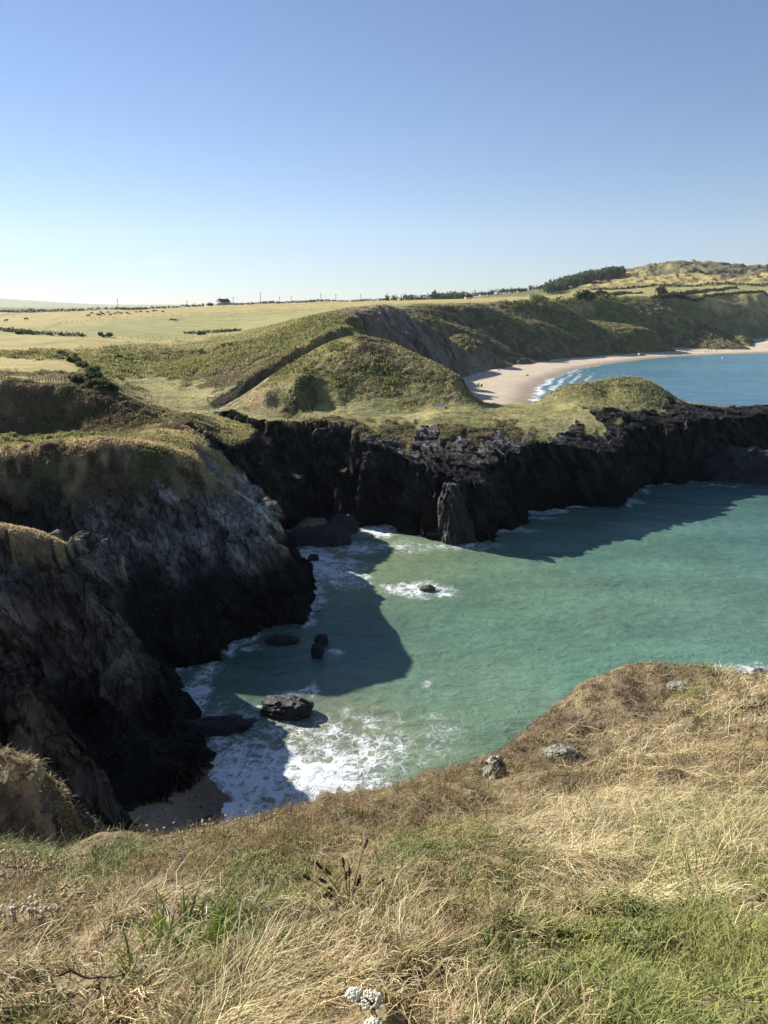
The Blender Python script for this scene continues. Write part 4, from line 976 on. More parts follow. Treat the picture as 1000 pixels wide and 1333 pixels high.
searock(606, 707, 7.2, 5.0, 13.6, 'tall pointed rock slab leaning on the far black cliff', R_BLACK, seed=14, rz=.05, up_=.06, sub=6, taper=slab, crag=.16, cat='sea stack')
searock(1010, 892, 3, 2, 1.2, 'half-sunk dark rock in the foam at the right edge, beyond the near slope', seed=16, up_=.1)
x, y, z = at(638, 1012, 3); rock('stone', x + .05, y, z + .03, .16, .22, .34, 'pale lichen-green stone standing out of the near slope edge', R_PALE, .6, 21, 4, .18, 'stone')
x, y, z = at(728, 984, 3); rock('stone', x, y, z + .02, .34, .22, .13, 'flat grey-green stone lying in straw on the right of the slope', R_PALE, .2, 22, 4, .18, 'stone')
x, y, z = at(884, 894, 3); rock('stone', x, y, z + .0, .30, .2, .08, 'pale flat stone at the top right rim of the near slope', R_PALE, .2, 23, 4, .18, 'stone')
# seaweed scraps on the cove sand
g = np.random.default_rng(4); sp3 = []
for i in range(46):
    x, y, z = on_ground(165 + 120 * g.random(), 1035 + 55 * g.random(), 12); sp3.append((x, y, z + .02))
sp3 = np.array(sp3); sw = quad_cloud('seaweed', sp3, .0, .12 + .12 * g.random(46), np.tile((.03, .026, .02), (46, 1)), LEAF_M, None, 1.3, 2)
_c = np.empty(len(sw.data.vertices) * 3, np.float32); sw.data.vertices.foreach_get('co', _c); _c = _c.reshape(-1, 3); _c[:, 2] = ground_z(_c[:, 0], _c[:, 1]) + .02; sw.data.vertices.foreach_set('co', _c.ravel())
tag(sw, 'dark scraps of seaweed scattered on the shaded cove sand', 'seaweed', kind='stuff')
# ------------------------------------------------------------------ built things: fences, gate, path, house, poles
WOOD = simple_mat('weathered_wood', (.26, .23, .18), .9, .3, 6); WIRE = simple_mat('wire', (.30, .30, .29), .5)
WHITE = simple_mat('white_render', (.72, .71, .68), .8, .08, 2); SLATE = simple_mat('slate_roof', (.07, .075, .085), .7, .25, 4)
GLASS = simple_mat('window_glass', (.05, .06, .07), .15, .1, 3, 0, .5); DARKW = simple_mat('dark_timber', (.10, .09, .08), .85, .3, 5)
def prism_pts(bm, p0, p1, r0, r1, n=6):
    p0 = Vector(p0); p1 = Vector(p1); d = (p1 - p0).normalized(); a = d.orthogonal().normalized(); b = d.cross(a)
    A = [bm.verts.new(p0 + (a * math.cos(2 * PI * i / n) + b * math.sin(2 * PI * i / n)) * r0) for i in range(n)]
    B = [bm.verts.new(p1 + (a * math.cos(2 * PI * i / n) + b * math.sin(2 * PI * i / n)) * r1) for i in range(n)]
    for i in range(n): bm.faces.new((A[i], A[(i + 1) % n], B[(i + 1) % n], B[i]))
    bm.faces.new(A[::-1]); bm.faces.new(B)
def box(bm, x0, x1, y0, y1, z0, z1):
    v = [bm.verts.new(c) for c in ((x0, y0, z0), (x1, y0, z0), (x1, y1, z0), (x0, y1, z0), (x0, y0, z1), (x1, y0, z1), (x1, y1, z1), (x0, y1, z1))]
    for f in ((0, 3, 2, 1), (4, 5, 6, 7), (0, 1, 5, 4), (1, 2, 6, 5), (2, 3, 7, 6), (3, 0, 4, 7)): bm.faces.new([v[i] for i in f])
def bobj(name, bm, mat, parent=None, smooth=False, loc=None):
    me = bpy.data.meshes.new(name); bm.to_mesh(me); bm.free(); me.materials.append(mat)
    me.polygons.foreach_set('use_smooth', np.full(len(me.polygons), smooth))
    o = bpy.data.objects.new(name, me); C.objects.link(o); o.parent = parent
    if loc is not None: o.location = loc
    return o
def fence(pts, sp, h, r, label, wires=3, seed=0, world=False):
    P_ = pts if world else [at(a, b) for a, b in pts]; rn = random.Random(seed); pos = []
    for (x0, y0, _), (x1, y1, _) in zip(P_[:-1], P_[1:]):
        L = math.hypot(x1 - x0, y1 - y0); m = max(1, round(L / sp))
        for i in range(m): pos.append((x0 + (x1 - x0) * i / m, y0 + (y1 - y0) * i / m))
    pos.append((P_[-1][0], P_[-1][1])); pos = [(x, y, gz(x, y)) for x, y in pos]
    o0 = Vector(pos[0]); t = empty('wire_fence', o0, label, 'fence')
    tops = []
    for k, p in enumerate(pos[:100]):
        bm = bmesh.new(); hh = h * rn.uniform(.88, 1.1); lean = Vector((rn.uniform(-.06, .06), rn.uniform(-.06, .06), 1)) * hh
        prism_pts(bm, (0, 0, -.15), lean, r, r * .85); prism_pts(bm, lean, lean * 1.02, r * .85, r * .4)
        bobj('post', bm, WOOD, t, loc=Vector(p) - o0); tops.append((Vector(p) - o0, lean))
    if wires:
        bm = bmesh.new()
        for w in range(wires):
            f = .35 + .55 * w / max(1, wires - 1)
            for (a, la), (b, lb) in zip(tops[:-1], tops[1:]): prism_pts(bm, a + la * f, b + lb * f, r * .16, r * .16, 3)
        bobj('wires', bm, WIRE, t)
    return t
_fp = [crest(p_, 88, 118, 1.0) for p_ in (-30, 3, 35, 60, 83, 104, 124, 145)]
fence(_fp, 3.0, 1.25, .07, 'wire fence on round posts along the bank at the left edge', 3, 1, True)
fence([(163, 513), (190, 520), (215, 528), (232, 531)], 3.2, 1.15, .05, 'wire fence across the green valley floor, left of the gate', 2, 2)
fence([(60, 428), (80, 422), (130, 415.5), (200, 412.5), (260, 409), (340, 405.5), (430, 402.0), (500, 399.5)], 9, 1.35, .12, 'long fence curving up between the two upper fields', 1, 3)
fence([(150, 441), (190, 441.5), (230, 441), (262, 439), (300, 437)], 3.6, 1.3, .08, 'fence along the lower edge of the green field, behind the round bush', 2, 4)
fence([(300, 437), (330, 434), (360, 428)], 3.6, 1.3, .08, 'fence climbing the slope right of the broken hedge', 2, 5)
# wooden kissing gate and steps with a railing up the bank
gx, gy, gz0 = at(281, 527)
t = empty('wooden_gate', (gx, gy, gz0), 'weathered wooden gate at the foot of the bank steps', 'gate')
for k in range(4):
    bm = bmesh.new(); prism_pts(bm, (-1.3 + k * .87, 0, -.1), (-1.3 + k * .87, 0, 1.45 if k % 3 == 0 else 1.3), .07 if k % 3 == 0 else .04, .06 if k % 3 == 0 else .04); bobj('post', bm, WOOD, t)
for k in range(5):
    bm = bmesh.new(); box(bm, -1.28, 1.28, -.03, .03, .2 + k * .24, .3 + k * .24); bobj('rail', bm, WOOD, t)
bm = bmesh.new(); prism_pts(bm, (-1.2, .04, .2), (1.2, .04, 1.25), .04, .04, 4); bobj('brace', bm, WOOD, t)
pts = [at(*q) for q in ((287, 527), (296, 520), (304, 512), (311, 504), (316, 497))]
st = empty('railed_steps', pts[0], 'wooden steps with a handrail climbing the bank behind the gate', 'steps')
o0 = Vector(pts[0])
for k in range(len(pts) * 3 - 2):
    i, f = divmod(k, 3); f /= 3.0; j = min(i + 1, len(pts) - 1)
    p = Vector(pts[i]).lerp(Vector(pts[j]), f); p.z = gz(p.x, p.y)
    bm = bmesh.new(); box(bm, -.6, .6, -.14, .14, -.1, .14); bobj('step', bm, DARKW, st, loc=p - o0)
for sd_ in (-.75, .75):
    prev = None
    for i, q in enumerate(pts):
        a = Vector((q[0] + sd_, q[1], gz(q[0] + sd_, q[1]))) - o0
        bm = bmesh.new(); prism_pts(bm, a - Vector((0, 0, .1)), a + Vector((0, 0, 1.15)), .05, .05); bobj('post', bm, WOOD, st)
        if prev is not None:
            bm = bmesh.new()
            for hh in (1.08, .6): prism_pts(bm, prev + Vector((0, 0, hh)), a + Vector((0, 0, hh)), .04, .04, 4)
            bobj('handrail', bm, WOOD, st)
        prev = a
# footpath, draped on the ridge
def drape(name, pts, w, mat, lift=.05, lab=None, step=.5):
    L = [at(*q) if len(q) == 2 else q for q in pts]; S = []
    for (x0, y0, _), (x1, y1, _) in zip(L[:-1], L[1:]):
        m = max(1, int(math.hypot(x1 - x0, y1 - y0) / step))
        for i in range(m): S.append((x0 + (x1 - x0) * i / m, y0 + (y1 - y0) * i / m))
    S.append(L[-1][:2]); S = np.array(S)
    for _ in range(10): S[1:-1] = (S[:-2] + S[1:-1] * 2 + S[2:]) / 4
    d = np.gradient(S, axis=0); d /= np.linalg.norm(d, axis=1, keepdims=True) + 1e-9; nn_ = np.stack([-d[:, 1], d[:, 0]], 1)
    K = 7; co = []
    for k in range(K):
        f = (k / (K - 1) - .5) * w; q = S + nn_ * (f * (1 + .3 * noise2(S[:, :1] * .4, S[:, 1:] * .4)))
        co.append(np.stack([q[:, 0], q[:, 1], ground_z(q[:, 0], q[:, 1]) + (lift if 0 < k < K - 1 else -.25)], 1))
    co = np.stack(co, 1).reshape(-1, 3); n = len(S); ii = np.arange(n * K).reshape(n, K)
    q = np.stack([ii[:-1, :-1], ii[1:, :-1], ii[1:, 1:], ii[:-1, 1:]], -1).reshape(-1, 4)
    return tag(mesh_obj(name, co, quads=q, mat=mat), kind='structure')
PATH_M = simple_mat('trodden_earth', (.36, .29, .19), .95, .25, 2.0, .4)
drape('footpath', PATH_W, 1.6, PATH_M, .07)
ROAD_M = simple_mat('grey_concrete', (.22, .22, .22), .9, .1, 1.0)
drape('slipway', [(982, 446.5), (992, 443.5), (1010, 440.5)], 7, ROAD_M, .15, step=2)
# white notice board
bx_, by_, bz_ = at(573, 532)
t = empty('notice_board', (bx_, by_, bz_), 'small white board on the grass platform below the mound', 'board')
bm = bmesh.new(); box(bm, -.52, .52, -.03, .03, .22, .86); bmesh.ops.bevel(bm, geom=bm.edges[:], offset=.012, segments=2); [setattr(v, 'co', Vector((v.co.x, v.co.y * .7 + (v.co.z - .22) * .75 , .3 + (v.co.z - .22) * .75))) for v in bm.verts]; bobj('panel', bm, WHITE, t)
for s in (-.4, .4):
    bm = bmesh.new(); prism_pts(bm, (s, .12, -.15), (s, .12, .40), .045, .045); bobj('post', bm, WOOD, t)
bm = bmesh.new(); box(bm, .75, 1.05, -.1, .15, -.1, .28); bmesh.ops.bevel(bm, geom=bm.edges[:], offset=.04, segments=2); bobj('stub', bm, DARKW, t)
# houses
def house(px, py, Y0, L, W_, H, rh, label, rz=0, lean=True, detail=True, roofm=None):
    x, y, z = crest(px, *py, -3) if isinstance(py, tuple) else on_ground(px, py, Y0); t = empty('house', (x, y, z - .3), label, 'house', None, rz)
    bm = bmesh.new(); vs_ = []
    for X in (-L / 2, L / 2):
        vs_.append([bm.verts.new(c) for c in ((X, -W_ / 2, 0), (X, W_ / 2, 0), (X, W_ / 2, H), (X, 0, H + rh), (X, -W_ / 2, H))])
    bm.faces.new(vs_[0][::-1]); bm.faces.new(vs_[1])
    for i in (0, 1, 4): bm.faces.new((vs_[0][i], vs_[0][(i + 1) % 5], vs_[1][(i + 1) % 5], vs_[1][i]))
    bobj('wall', bm, WHITE, t)
    bm = bmesh.new()
    for s in (-1, 1):
        o_ = .5; y0 = s * (W_ / 2 + o_); zz = H - o_ * rh / (W_ / 2)
        a = [bm.verts.new(c) for c in ((-L / 2 - .4, y0, zz), (L / 2 + .4, y0, zz), (L / 2 + .4, 0, H + rh), (-L / 2 - .4, 0, H + rh))]
        b = [bm.verts.new(v.co + Vector((0, 0, .3))) for v in a]
        bm.faces.new(b if s < 0 else b[::-1])
        for i in range(4): bm.faces.new((a[i], a[(i + 1) % 4], b[(i + 1) % 4], b[i]))
    rf_ = bobj('roof', bm, roofm or SLATE, t)
    for X in ((-L * .38, L * .38) if detail else (-L * .38,)):
        bm = bmesh.new(); box(bm, X - .5, X + .5, -.4, .4, H + rh * .8, H + rh + 1.3); box(bm, X - .2, X + .2, -.2, .2, H + rh + 1.3, H + rh + 1.7); bobj('chimney', bm, WHITE, rf_)
    if detail:
        for X in (-L * .3, -L * .1, L * .25):
            bm = bmesh.new(); box(bm, X - .6, X + .6, -W_ / 2 - .04, -W_ / 2 + .02, H * .45, H * .8); bobj('window', bm, GLASS, t)
        bm = bmesh.new(); box(bm, L * .06, L * .06 + 1, -W_ / 2 - .05, -W_ / 2 + .02, .3, 2.4); bobj('door', bm, DARKW, t)
    if lean:
        bm = bmesh.new(); v = [bm.verts.new(c) for c in ((-L / 2 - 3.4, -W_ * .3, 0), (-L / 2, -W_ * .3, 0), (-L / 2, W_ * .3, 0), (-L / 2 - 3.4, W_ * .3, 0), (-L / 2 - 3.4, -W_ * .3, H * .55), (-L / 2, -W_ * .3, H * .95), (-L / 2, W_ * .3, H * .95), (-L / 2 - 3.4, W_ * .3, H * .55))]
        for f in ((0, 3, 2, 1), (4, 5, 6, 7), (0, 1, 5, 4), (2, 3, 7, 6), (3, 0, 4, 7)): bm.faces.new([v[i] for i in f])
        bobj('annex', bm, WHITE, t)
    return t
house(306, (500, 800), 300, 11, 7, 3.6, 2.5, 'white cottage with a dark slate roof alone on the skyline', .8)
house(73, (1300, 2400), 900, 13, 8, 4, 3, 'white farmhouse beyond the left fields, left of the pair', .1, True, False)
house(85, (1300, 2400), 900, 16, 8, 3.5, 2.5, 'pale farm building beyond the left fields, right of the pair', -.2, False, False)
house(602, (420, 800), 450, 7, 4, 2, 1.6, 'tiny white hut on the field edge above the bay cliffs', .1, False, False)
bush('bush', *crest(290, 500, 800)[:2], 6, 3.2, 'dark bush close left of the white cottage on the skyline', 'bush', None, BUSH_D, 91, 300, .6)
# utility poles along the skyline
def pole(px, py, h, label, Y0=300):
    x, y, z = crest(px, 500, 850); t = empty('utility_pole', (x, y, z), label, 'utility pole', 'utility poles along the skyline', random.uniform(-.5, .5))
    bm = bmesh.new(); prism_pts(bm, (0, 0, -.3), (0, 0, h), .26, .19); bobj('pole', bm, DARKW, t)
    bm = bmesh.new(); box(bm, -1.0, 1.0, .17, .33, h - .9, h - .65); bobj('crossarm', bm, DARKW, t)
    return t
for px, py, h, lab in [(178, 401, 9.5, 'leftmost utility pole on the skyline, between cattle field and cottage'), (262, 398.3, 6.5, 'short utility pole a little left of the white cottage'), (318, 397, 7, 'utility pole just right of the white cottage'),
                       (351, 396.2, 11.5, 'tallest utility pole, standing right of the white cottage'), (374, 396, 6.5, 'first short pole right of the tallest pole'), (388, 395.7, 6.5, 'second short pole right of the tallest pole'), (424, 395, 7.5, 'third pole right of the tallest pole'),
                       (442, 394.4, 6.5, 'pole midway along the skyline, fourth right of the tallest'), (472, 394, 7, 'pole above the shaded cliff notch, fifth right of the tallest'), (504, 393.3, 7.5, 'pole just before the distant tree row begins'), (561, 392.3, 9, 'rightmost pole, standing against the distant tree row')]:
    pole(px, py + .4, h, lab)
# ------------------------------------------------------------------ animals and people: skinned figures
def skinned(name, verts, edges, radii, mat, root=0, sub=1):
    me = bpy.data.meshes.new(name); me.from_pydata(verts, edges, []); o = bpy.data.objects.new(name, me); C.objects.link(o)
    m = o.modifiers.new('s', 'SKIN'); 
    for v, r in zip(me.skin_vertices[0].data, radii): v.radius = (r, r) if isinstance(r, (int, float)) else r
    me.skin_vertices[0].data[root].use_root = True
    o.modifiers.new('d', 'SUBSURF').levels = sub; dg = bpy.context.evaluated_depsgraph_get()
    nm = bpy.data.meshes.new_from_object(o.evaluated_get(dg)); bpy.data.objects.remove(o); nm.name = name; nm.materials.clear(); nm.materials.append(mat)
    nm.polygons.foreach_set('use_smooth', np.full(len(nm.polygons), True)); return nm
def cow_mesh(mat, graze):
    hz = (.45 if graze else 1.45)
    v = [(-.75, 0, 1.1), (-.2, 0, 1.05), (.4, 0, 1.05), (.75, 0, 1.15), (1.05, 0, 1.0 if graze else 1.4), (1.3, 0, hz), (1.55, 0, hz - .15),
         (-.8, .22, .75), (-.85, .24, .4), (-.78, .24, .0), (-.8, -.22, .75), (-.85, -.24, .4), (-.78, -.24, .0), (.62, .2, .65), (.62, .2, .35), (.66, .2, 0), (.62, -.2, .65), (.62, -.2, .35), (.66, -.2, 0), (-.95, 0, 1.1), (-1.02, 0, .6)]
    e = [(0, 1), (1, 2), (2, 3), (3, 4), (4, 5), (5, 6), (0, 7), (7, 8), (8, 9), (0, 10), (10, 11), (11, 12), (2, 13), (13, 14), (14, 15), (2, 16), (16, 17), (17, 18), (0, 19), (19, 20)]
    r = [.32, .40, .38, .30, .19, .16, .10, .15, .08, .06, .15, .08, .06, .12, .07, .06, .12, .07, .06, .05, .03]
    return skinned('cow', v, e, r, mat)
CB = simple_mat('dark_hide', (.028, .022, .018), .8); CW = simple_mat('pale_hide', (.55, .50, .42), .8)
cows = {(c, gr): cow_mesh(CB if c == 'dark' else CW, gr) for c in ('dark', 'pale') for gr in (True, False)}
CP = [(8, 419), (34, 417), (115, 412.4), (127, 411), (129, 411.5), (134, 410.6), (144, 411.3), (150, 409.6), (154, 408.2), (158, 409.3), (166, 408.6), (168, 410), (178, 407.8), (183, 407), (192, 407.3), (200, 406.2), (204, 406), (212, 406.8), (132, 408.4), (141, 407.8), (224, 418), (229, 419), (120, 409.3)]
for i, (px, py) in enumerate(CP):
    c = 'pale' if i in (3, 11, 16) else 'dark'; gr = i % 3 != 0
    x, y, z = on_ground(px, py, 200); o = bpy.data.objects.new('cow', cows[(c, gr)]); C.objects.link(o)
    o.location = (x, y, z); o.rotation_euler = (0, 0, random.choice([.2, 2.9, 3.4, -.3, .6])); 
    s = random.uniform(1.0, 1.25); o.scale = (s, s, s)
    if i < 2: lab = ['dark cow nearest the left edge, alone on the upper field', 'dark cow standing alone left of the herd'][i]
    elif i in (20, 21): lab = ['dark grazing cow by itself in the green field under the herd', 'dark cow just right of the other one in the green field'][i - 20]
    elif c == 'pale': lab = {3: 'pale cow at the left of the herd', 11: 'pale cow in the middle of the herd', 16: 'pale cow at the right end of the herd'}[i]
    else: lab = 'dark cow grazing in the herd on the upper left field' 
    tag(o, lab, 'cow', 'cattle herd on the upper left field')
SKIN = simple_mat('skin', (.45, .28, .19), .7); HAIR = simple_mat('hair', (.05, .035, .025), .8)
def person(px, py, label, shirt, shorts, rz=0, stride=.12, Y0=200, sit=False):
    x, y, z = on_ground(px, py, Y0); t = empty('person', (x, y, z), label, 'person', 'people along the far beach', rz)
    a = stride
    v = [(0, 0, .95), (0, 0, 1.2), (0, 0, 1.43), (0, .0, 1.55), (0, 0, 1.68), (.1, 0, .88), (.11, -a, .5), (.11, -a * 1.3, .07), (.11, -a * 1.3 - .14, .04), (-.1, 0, .88), (-.11, a, .5), (-.11, a * 1.6, .07), (-.11, a * 1.6 - .14, .04),
         (.19, 0, 1.40), (.25, a * .5, 1.13), (.24, -a * .2, .88), (.24, -a * .3, .80), (-.19, 0, 1.40), (-.25, -a * .5, 1.13), (-.24, -a * .9, .90), (-.24, -a, .82)]
    e = [(0, 1), (1, 2), (2, 3), (3, 4), (0, 5), (5, 6), (6, 7), (7, 8), (0, 9), (9, 10), (10, 11), (11, 12), (2, 13), (13, 14), (14, 15), (15, 16), (2, 17), (17, 18), (18, 19), (19, 20)]
    r = [.13, .12, .13, .055, .095, .09, .06, .04, .035, .09, .06, .04, .035, .055, .042, .032, .03, .055, .042, .032, .03]
    me = skinned('person', v, e, r, SKIN); b = bpy.data.objects.new('body', me); C.objects.link(b); b.parent = t
    def shell(nm, idx, mat, gr):
        mp = {k: i for i, k in enumerate(idx)}; ee = [(mp[p], mp[q]) for p, q in e if p in mp and q in mp]
        m2 = skinned(nm, [v[k] for k in idx], ee, [r[k] + gr for k in idx], mat); o = bpy.data.objects.new(nm, m2); C.objects.link(o); o.parent = t
    shell('shirt', [1, 2, 13, 14, 17, 18], shirt, .03); shell('shorts', [0, 5, 6, 9, 10], shorts, .03)
    bm = bmesh.new(); bmesh.ops.create_uvsphere(bm, u_segments=10, v_segments=7, radius=.115); 
    for q in bm.verts: q.co = Vector((q.co.x, q.co.y * 1.05 + .015, q.co.z * .9 + 1.72))
    bobj('hair', bm, HAIR, t, True)
    return t
SH = {k: simple_mat(k + '_cloth', c, .9) for k, c in dict(white=(.7, .7, .7), black=(.03, .03, .035), red=(.45, .06, .05), blue=(.06, .12, .32), grey=(.25, .25, .26), navy=(.03, .04, .10), tan=(.4, .3, .2)).items()}
for a in [(839.5, 463.6, 'person in dark clothes standing right of the white beach tent', 'navy', 'black', .3, .1), (866.5, 463.3, 'left one of two people walking by the water, red top', 'red', 'navy', 1.2, .2), (870.5, 462.8, 'right one of two people walking by the water, black top', 'black', 'grey', 1.3, .2),
          (885, 461.6, 'person in black standing left in the pair at mid beach', 'black', 'black', 0, .08), (888.5, 461.3, 'person in blue top standing right in the pair at mid beach', 'blue', 'navy', 2, .1), (893.8, 459.6, 'person in white shirt alone, right of the mid-beach pair', 'white', 'tan', 1, .15),
          (918.5, 459.3, 'leftmost person of the far group, dark top', 'black', 'navy', .5, .1), (922, 458.9, 'person in white top in the far group', 'white', 'grey', 2.5, .1), (925.5, 458.8, 'rightmost person of the far group, grey top', 'grey', 'tan', 1.5, .1), (933, 458.6, 'person apart on the far right of the beach, red top', 'red', 'grey', 1.5, .1)]:
    person(a[0], a[1], a[2], SH[a[3]], SH[a[4]], a[5], a[6])
# beach tent, bags, buoy
x, y, z = on_ground(832.5, 463, 200); t = empty('beach_tent', (x, y, z), 'small white dome tent pitched on the far beach', 'tent')
bm = bmesh.new(); bmesh.ops.create_uvsphere(bm, u_segments=16, v_segments=10, radius=1)
for v in bm.verts: v.co = Vector((v.co.x * 1.7 * (1 - .25 * max(0, v.co.z)), v.co.y * 1.3, max(-.05, v.co.z) * 1.5))
bobj('canopy', bm, SH['white'], t, True)
bm = bmesh.new(); bmesh.ops.create_uvsphere(bm, u_segments=12, v_segments=8, radius=1)
for v in bm.verts: v.co = Vector((v.co.x * .8 + .5, v.co.y * .35 - 1.1, max(-.05, v.co.z) * 1.0))
bobj('entrance', bm, SH['navy'], t, True)
def beach_chair(px, py, label, m1, m2, rz):
    x, y, z = on_ground(px, py, 150); t = empty('beach_chair', (x, y, z), label, 'beach chair', None, rz)
    bm = bmesh.new(); box(bm, -.3, .3, -.3, .25, .28, .34); bobj('seat', bm, m1, t)
    bm = bmesh.new(); box(bm, -.3, .3, -.04, .04, 0, .75); 
    for v in bm.verts: v.co = Vector((v.co.x, v.co.y + .25 + v.co.z * .35, v.co.z + .3))
    bobj('backrest', bm, m1, t)
    for sx in (-.28, .28):
        for sy in (-.28, .26):
            bm = bmesh.new(); prism_pts(bm, (sx, sy * 1.2, 0), (sx, sy, .32), .025, .025); bobj('leg', bm, m2, t)
beach_chair(624, 503, 'dark green folding chair on the near end of the beach', simple_mat('green_cloth', (.03, .07, .05), .9), SH['grey'], .6)
beach_chair(626.5, 504.2, 'black folding chair beside the green one on the beach', SH['black'], SH['grey'], -.5)
def bag(px, py, w, h, label, m, nm='bag'):
    x, y, z = on_ground(px, py, 150); t = empty(nm, (x, y, z), label, nm)
    bm = bmesh.new(); box(bm, -w / 2, w / 2, -w * .3, w * .3, -.03, h); bmesh.ops.bevel(bm, geom=bm.edges[:], offset=w * .12, segments=3); bobj('body', bm, m, t, True)
    bm = bmesh.new(); 
    for k in range(6):
        a0 = PI * k / 6; a1 = PI * (k + 1) / 6; prism_pts(bm, (w * .25 * math.cos(a0), 0, h - .03 + .16 * math.sin(a0)), (w * .25 * math.cos(a1), 0, h - .03 + .16 * math.sin(a1)), .02, .02, 5)
    bobj('handle', bm, SH['grey'], t, True)
bag(649, 482.5, .9, .5, 'white bag lying on the sand beneath the bay cliffs', SH['white']); bag(686.5, 489, .9, .4, 'dark bag lying on the open sand at mid beach', SH['black'])
bx2, by2 = WZ(941, 466)[:2]; t = empty('buoy', (bx2, by2, 0), 'small white buoy floating off the far beach', 'buoy')
bm = bmesh.new(); bmesh.ops.create_uvsphere(bm, u_segments=14, v_segments=9, radius=.55)
for v in bm.verts: v.co = Vector((v.co.x, v.co.y, v.co.z * .85 + .2))
bobj('float', bm, SH['white'], t, True); bm = bmesh.new(); prism_pts(bm, (0, 0, .6), (0, 0, 1.15), .06, .05); bobj('mast', bm, SH['red'], t)
# ------------------------------------------------------------------ individual plants on the near slope
PL = attr_mat('plant_parts', .6, .3, .3)
def ribbon(pts, w, tip=.15, up_=Vector((0, 0, 1)), cup=.0):
    """vertices and faces of a tapering blade along pts"""
    n = len(pts); V = []; Fc = []
    for i, p in enumerate(pts):
        d = (pts[min(i + 1, n - 1)] - pts[max(i - 1, 0)]).normalized(); s = d.cross(up_)
        if s.length < .05: s = d.cross(Vector((1, 0, 0)))
        s.normalize(); f = i / (n - 1); ww_ = w * .5 * max(tip, min(1, .45 + 2.2 * f) * (1 - max(0, f - .45) / .55 * (1 - tip)))
        nn = s.cross(d).normalized(); V += [p - s * ww_, p - nn * ww_ * .35, p + s * ww_]
    for i in range(n - 1):
        for k in (0, 1): a = i * 3 + k; Fc.append((a, a + 1, a + 4, a + 3))
    return V, Fc
class PB:
    def __init__(s): s.v = []; s.f = []; s.c = []
    def add(s, V, Fc, c):
        b = len(s.v); s.v += [tuple(q) for q in V]; s.f += [tuple(i + b for i in f) for f in Fc]; s.c += [c] * len(V)
    def blade(s, pts, w, c, **k): V, Fc = ribbon(pts, w, **k); s.add(V, Fc, c)
    def tube(s, pts, r0, r1, c, n=5):
        V = []; m = len(pts)
        for i, p in enumerate(pts):
            d = (pts[min(i + 1, m - 1)] - pts[max(i - 1, 0)]).normalized(); a = d.orthogonal().normalized(); b = d.cross(a); r = r0 + (r1 - r0) * i / (m - 1)
            V += [p + (a * math.cos(2 * PI * k / n) + b * math.sin(2 * PI * k / n)) * r for k in range(n)]
        s.add(V, [(i * n + k, i * n + (k + 1) % n, (i + 1) * n + (k + 1) % n, (i + 1) * n + k) for i in range(m - 1) for k in range(n)], c)
    def ball(s, c0, r, c, sq=(1, 1, 1), u=7, v=5, bump=.15):
        V = []
        for j in range(v + 1):
            t = PI * j / v
            for i in range(u):
                p = 2 * PI * i / u; q = r * (1 + random.uniform(-bump, bump)); V.append(Vector((c0[0] + q * sq[0] * math.sin(t) * math.cos(p), c0[1] + q * sq[1] * math.sin(t) * math.sin(p), c0[2] + q * sq[2] * math.cos(t))))
        s.add(V, [(j * u + i, (j + 1) * u + i, (j + 1) * u + (i + 1) % u, j * u + (i + 1) % u) for j in range(v) for i in range(u)], c)
    def build(s, name, parent, kind=None):
        o = mesh_obj(name, s.v, s.f, mat=PL, parent=parent, smooth=True, cols={'Col': np.array(s.c, np.float32)})
        if kind: o['kind'] = kind
        return o
def arc(p, az, tilt, bend, L, n=7, wob=.0):
    pts = [Vector(p)]; a = az; f = tilt
    for i in range(n):
        pts.append(pts[-1] + Vector((math.cos(a) * math.sin(f), math.sin(a) * math.sin(f), math.cos(f))) * (L / n)); f += bend / n; a += random.uniform(-wob, wob)
    return pts
def near(px, py): return Vector(on_ground(px, py, .9, 30))
def leaf_clump(px, py, n, L, w, spread, label, pale, seed, name='grass_tussock'):
    random.seed(seed); o = near(px, py); t = empty(name, o, label, 'plant'); g_ = PB(); d_ = PB()
    for i in range(n):
        a = random.uniform(0, 2 * PI); r = spread * math.sqrt(random.random()); b = Vector((math.cos(a) * r, math.sin(a) * r * .8, 0)); b.z = gz(o.x + b.x, o.y + b.y) - o.z - .01
        g_.blade(arc(b, random.gauss(a, .6), random.uniform(.1, .5), random.uniform(.2, 1.5), L * random.uniform(.6, 1.15), 7, .1), w * random.uniform(.7, 1.2), random.choice([(.20, .27, .045), (.15, .23, .05), (.30, .33, .07), (.12, .18, .05)]), up_=Vector((0, -1, .2)))
    for i in range(pale):
        a = random.uniform(0, 2 * PI); r = spread * (.6 + .9 * random.random()); b = Vector((math.cos(a) * r, math.sin(a) * r * .8, 0)); b.z = gz(o.x + b.x, o.y + b.y) - o.z
        d_.blade(arc(b, random.gauss(-.3, 1.4), random.uniform(.2, .8), random.uniform(.9, 2.7), L * random.uniform(.6, 1.3), 9, .22), w * .55, random.choice([(.70, .64, .42), (.60, .52, .30), (.78, .74, .56)]), up_=Vector((0, -1, .3)))
    g_.build('green_blades', t, 'stuff')
    if pale: d_.build('dry_blades', t, 'stuff')
leaf_clump(243, 1235, 60, .17, .0085, .085, 'bright green tussock with curling bleached blades, lower left of the slope', 45, 1)
leaf_clump(195, 1268, 32, .12, .007, .07, 'smaller green tussock with bleached blades, at the left of the bright one', 26, 2)
leaf_clump(312, 1190, 22, .15, .006, .06, 'thin tussock of mixed green and white curling blades, right of the bright one', 30, 3)
leaf_clump(170, 1285, 14, .09, .007, .05, 'low green tussock beside the dark dead twig', 8, 4)
leaf_clump(398, 1158, 14, .11, .009, .035, 'small upright yellow-green leaf tuft left of the seed-head plant', 4, 5)
leaf_clump(640, 1255, 26, .10, .008, .07, 'short dark green leaf tuft in the bottom middle grass', 4, 7)
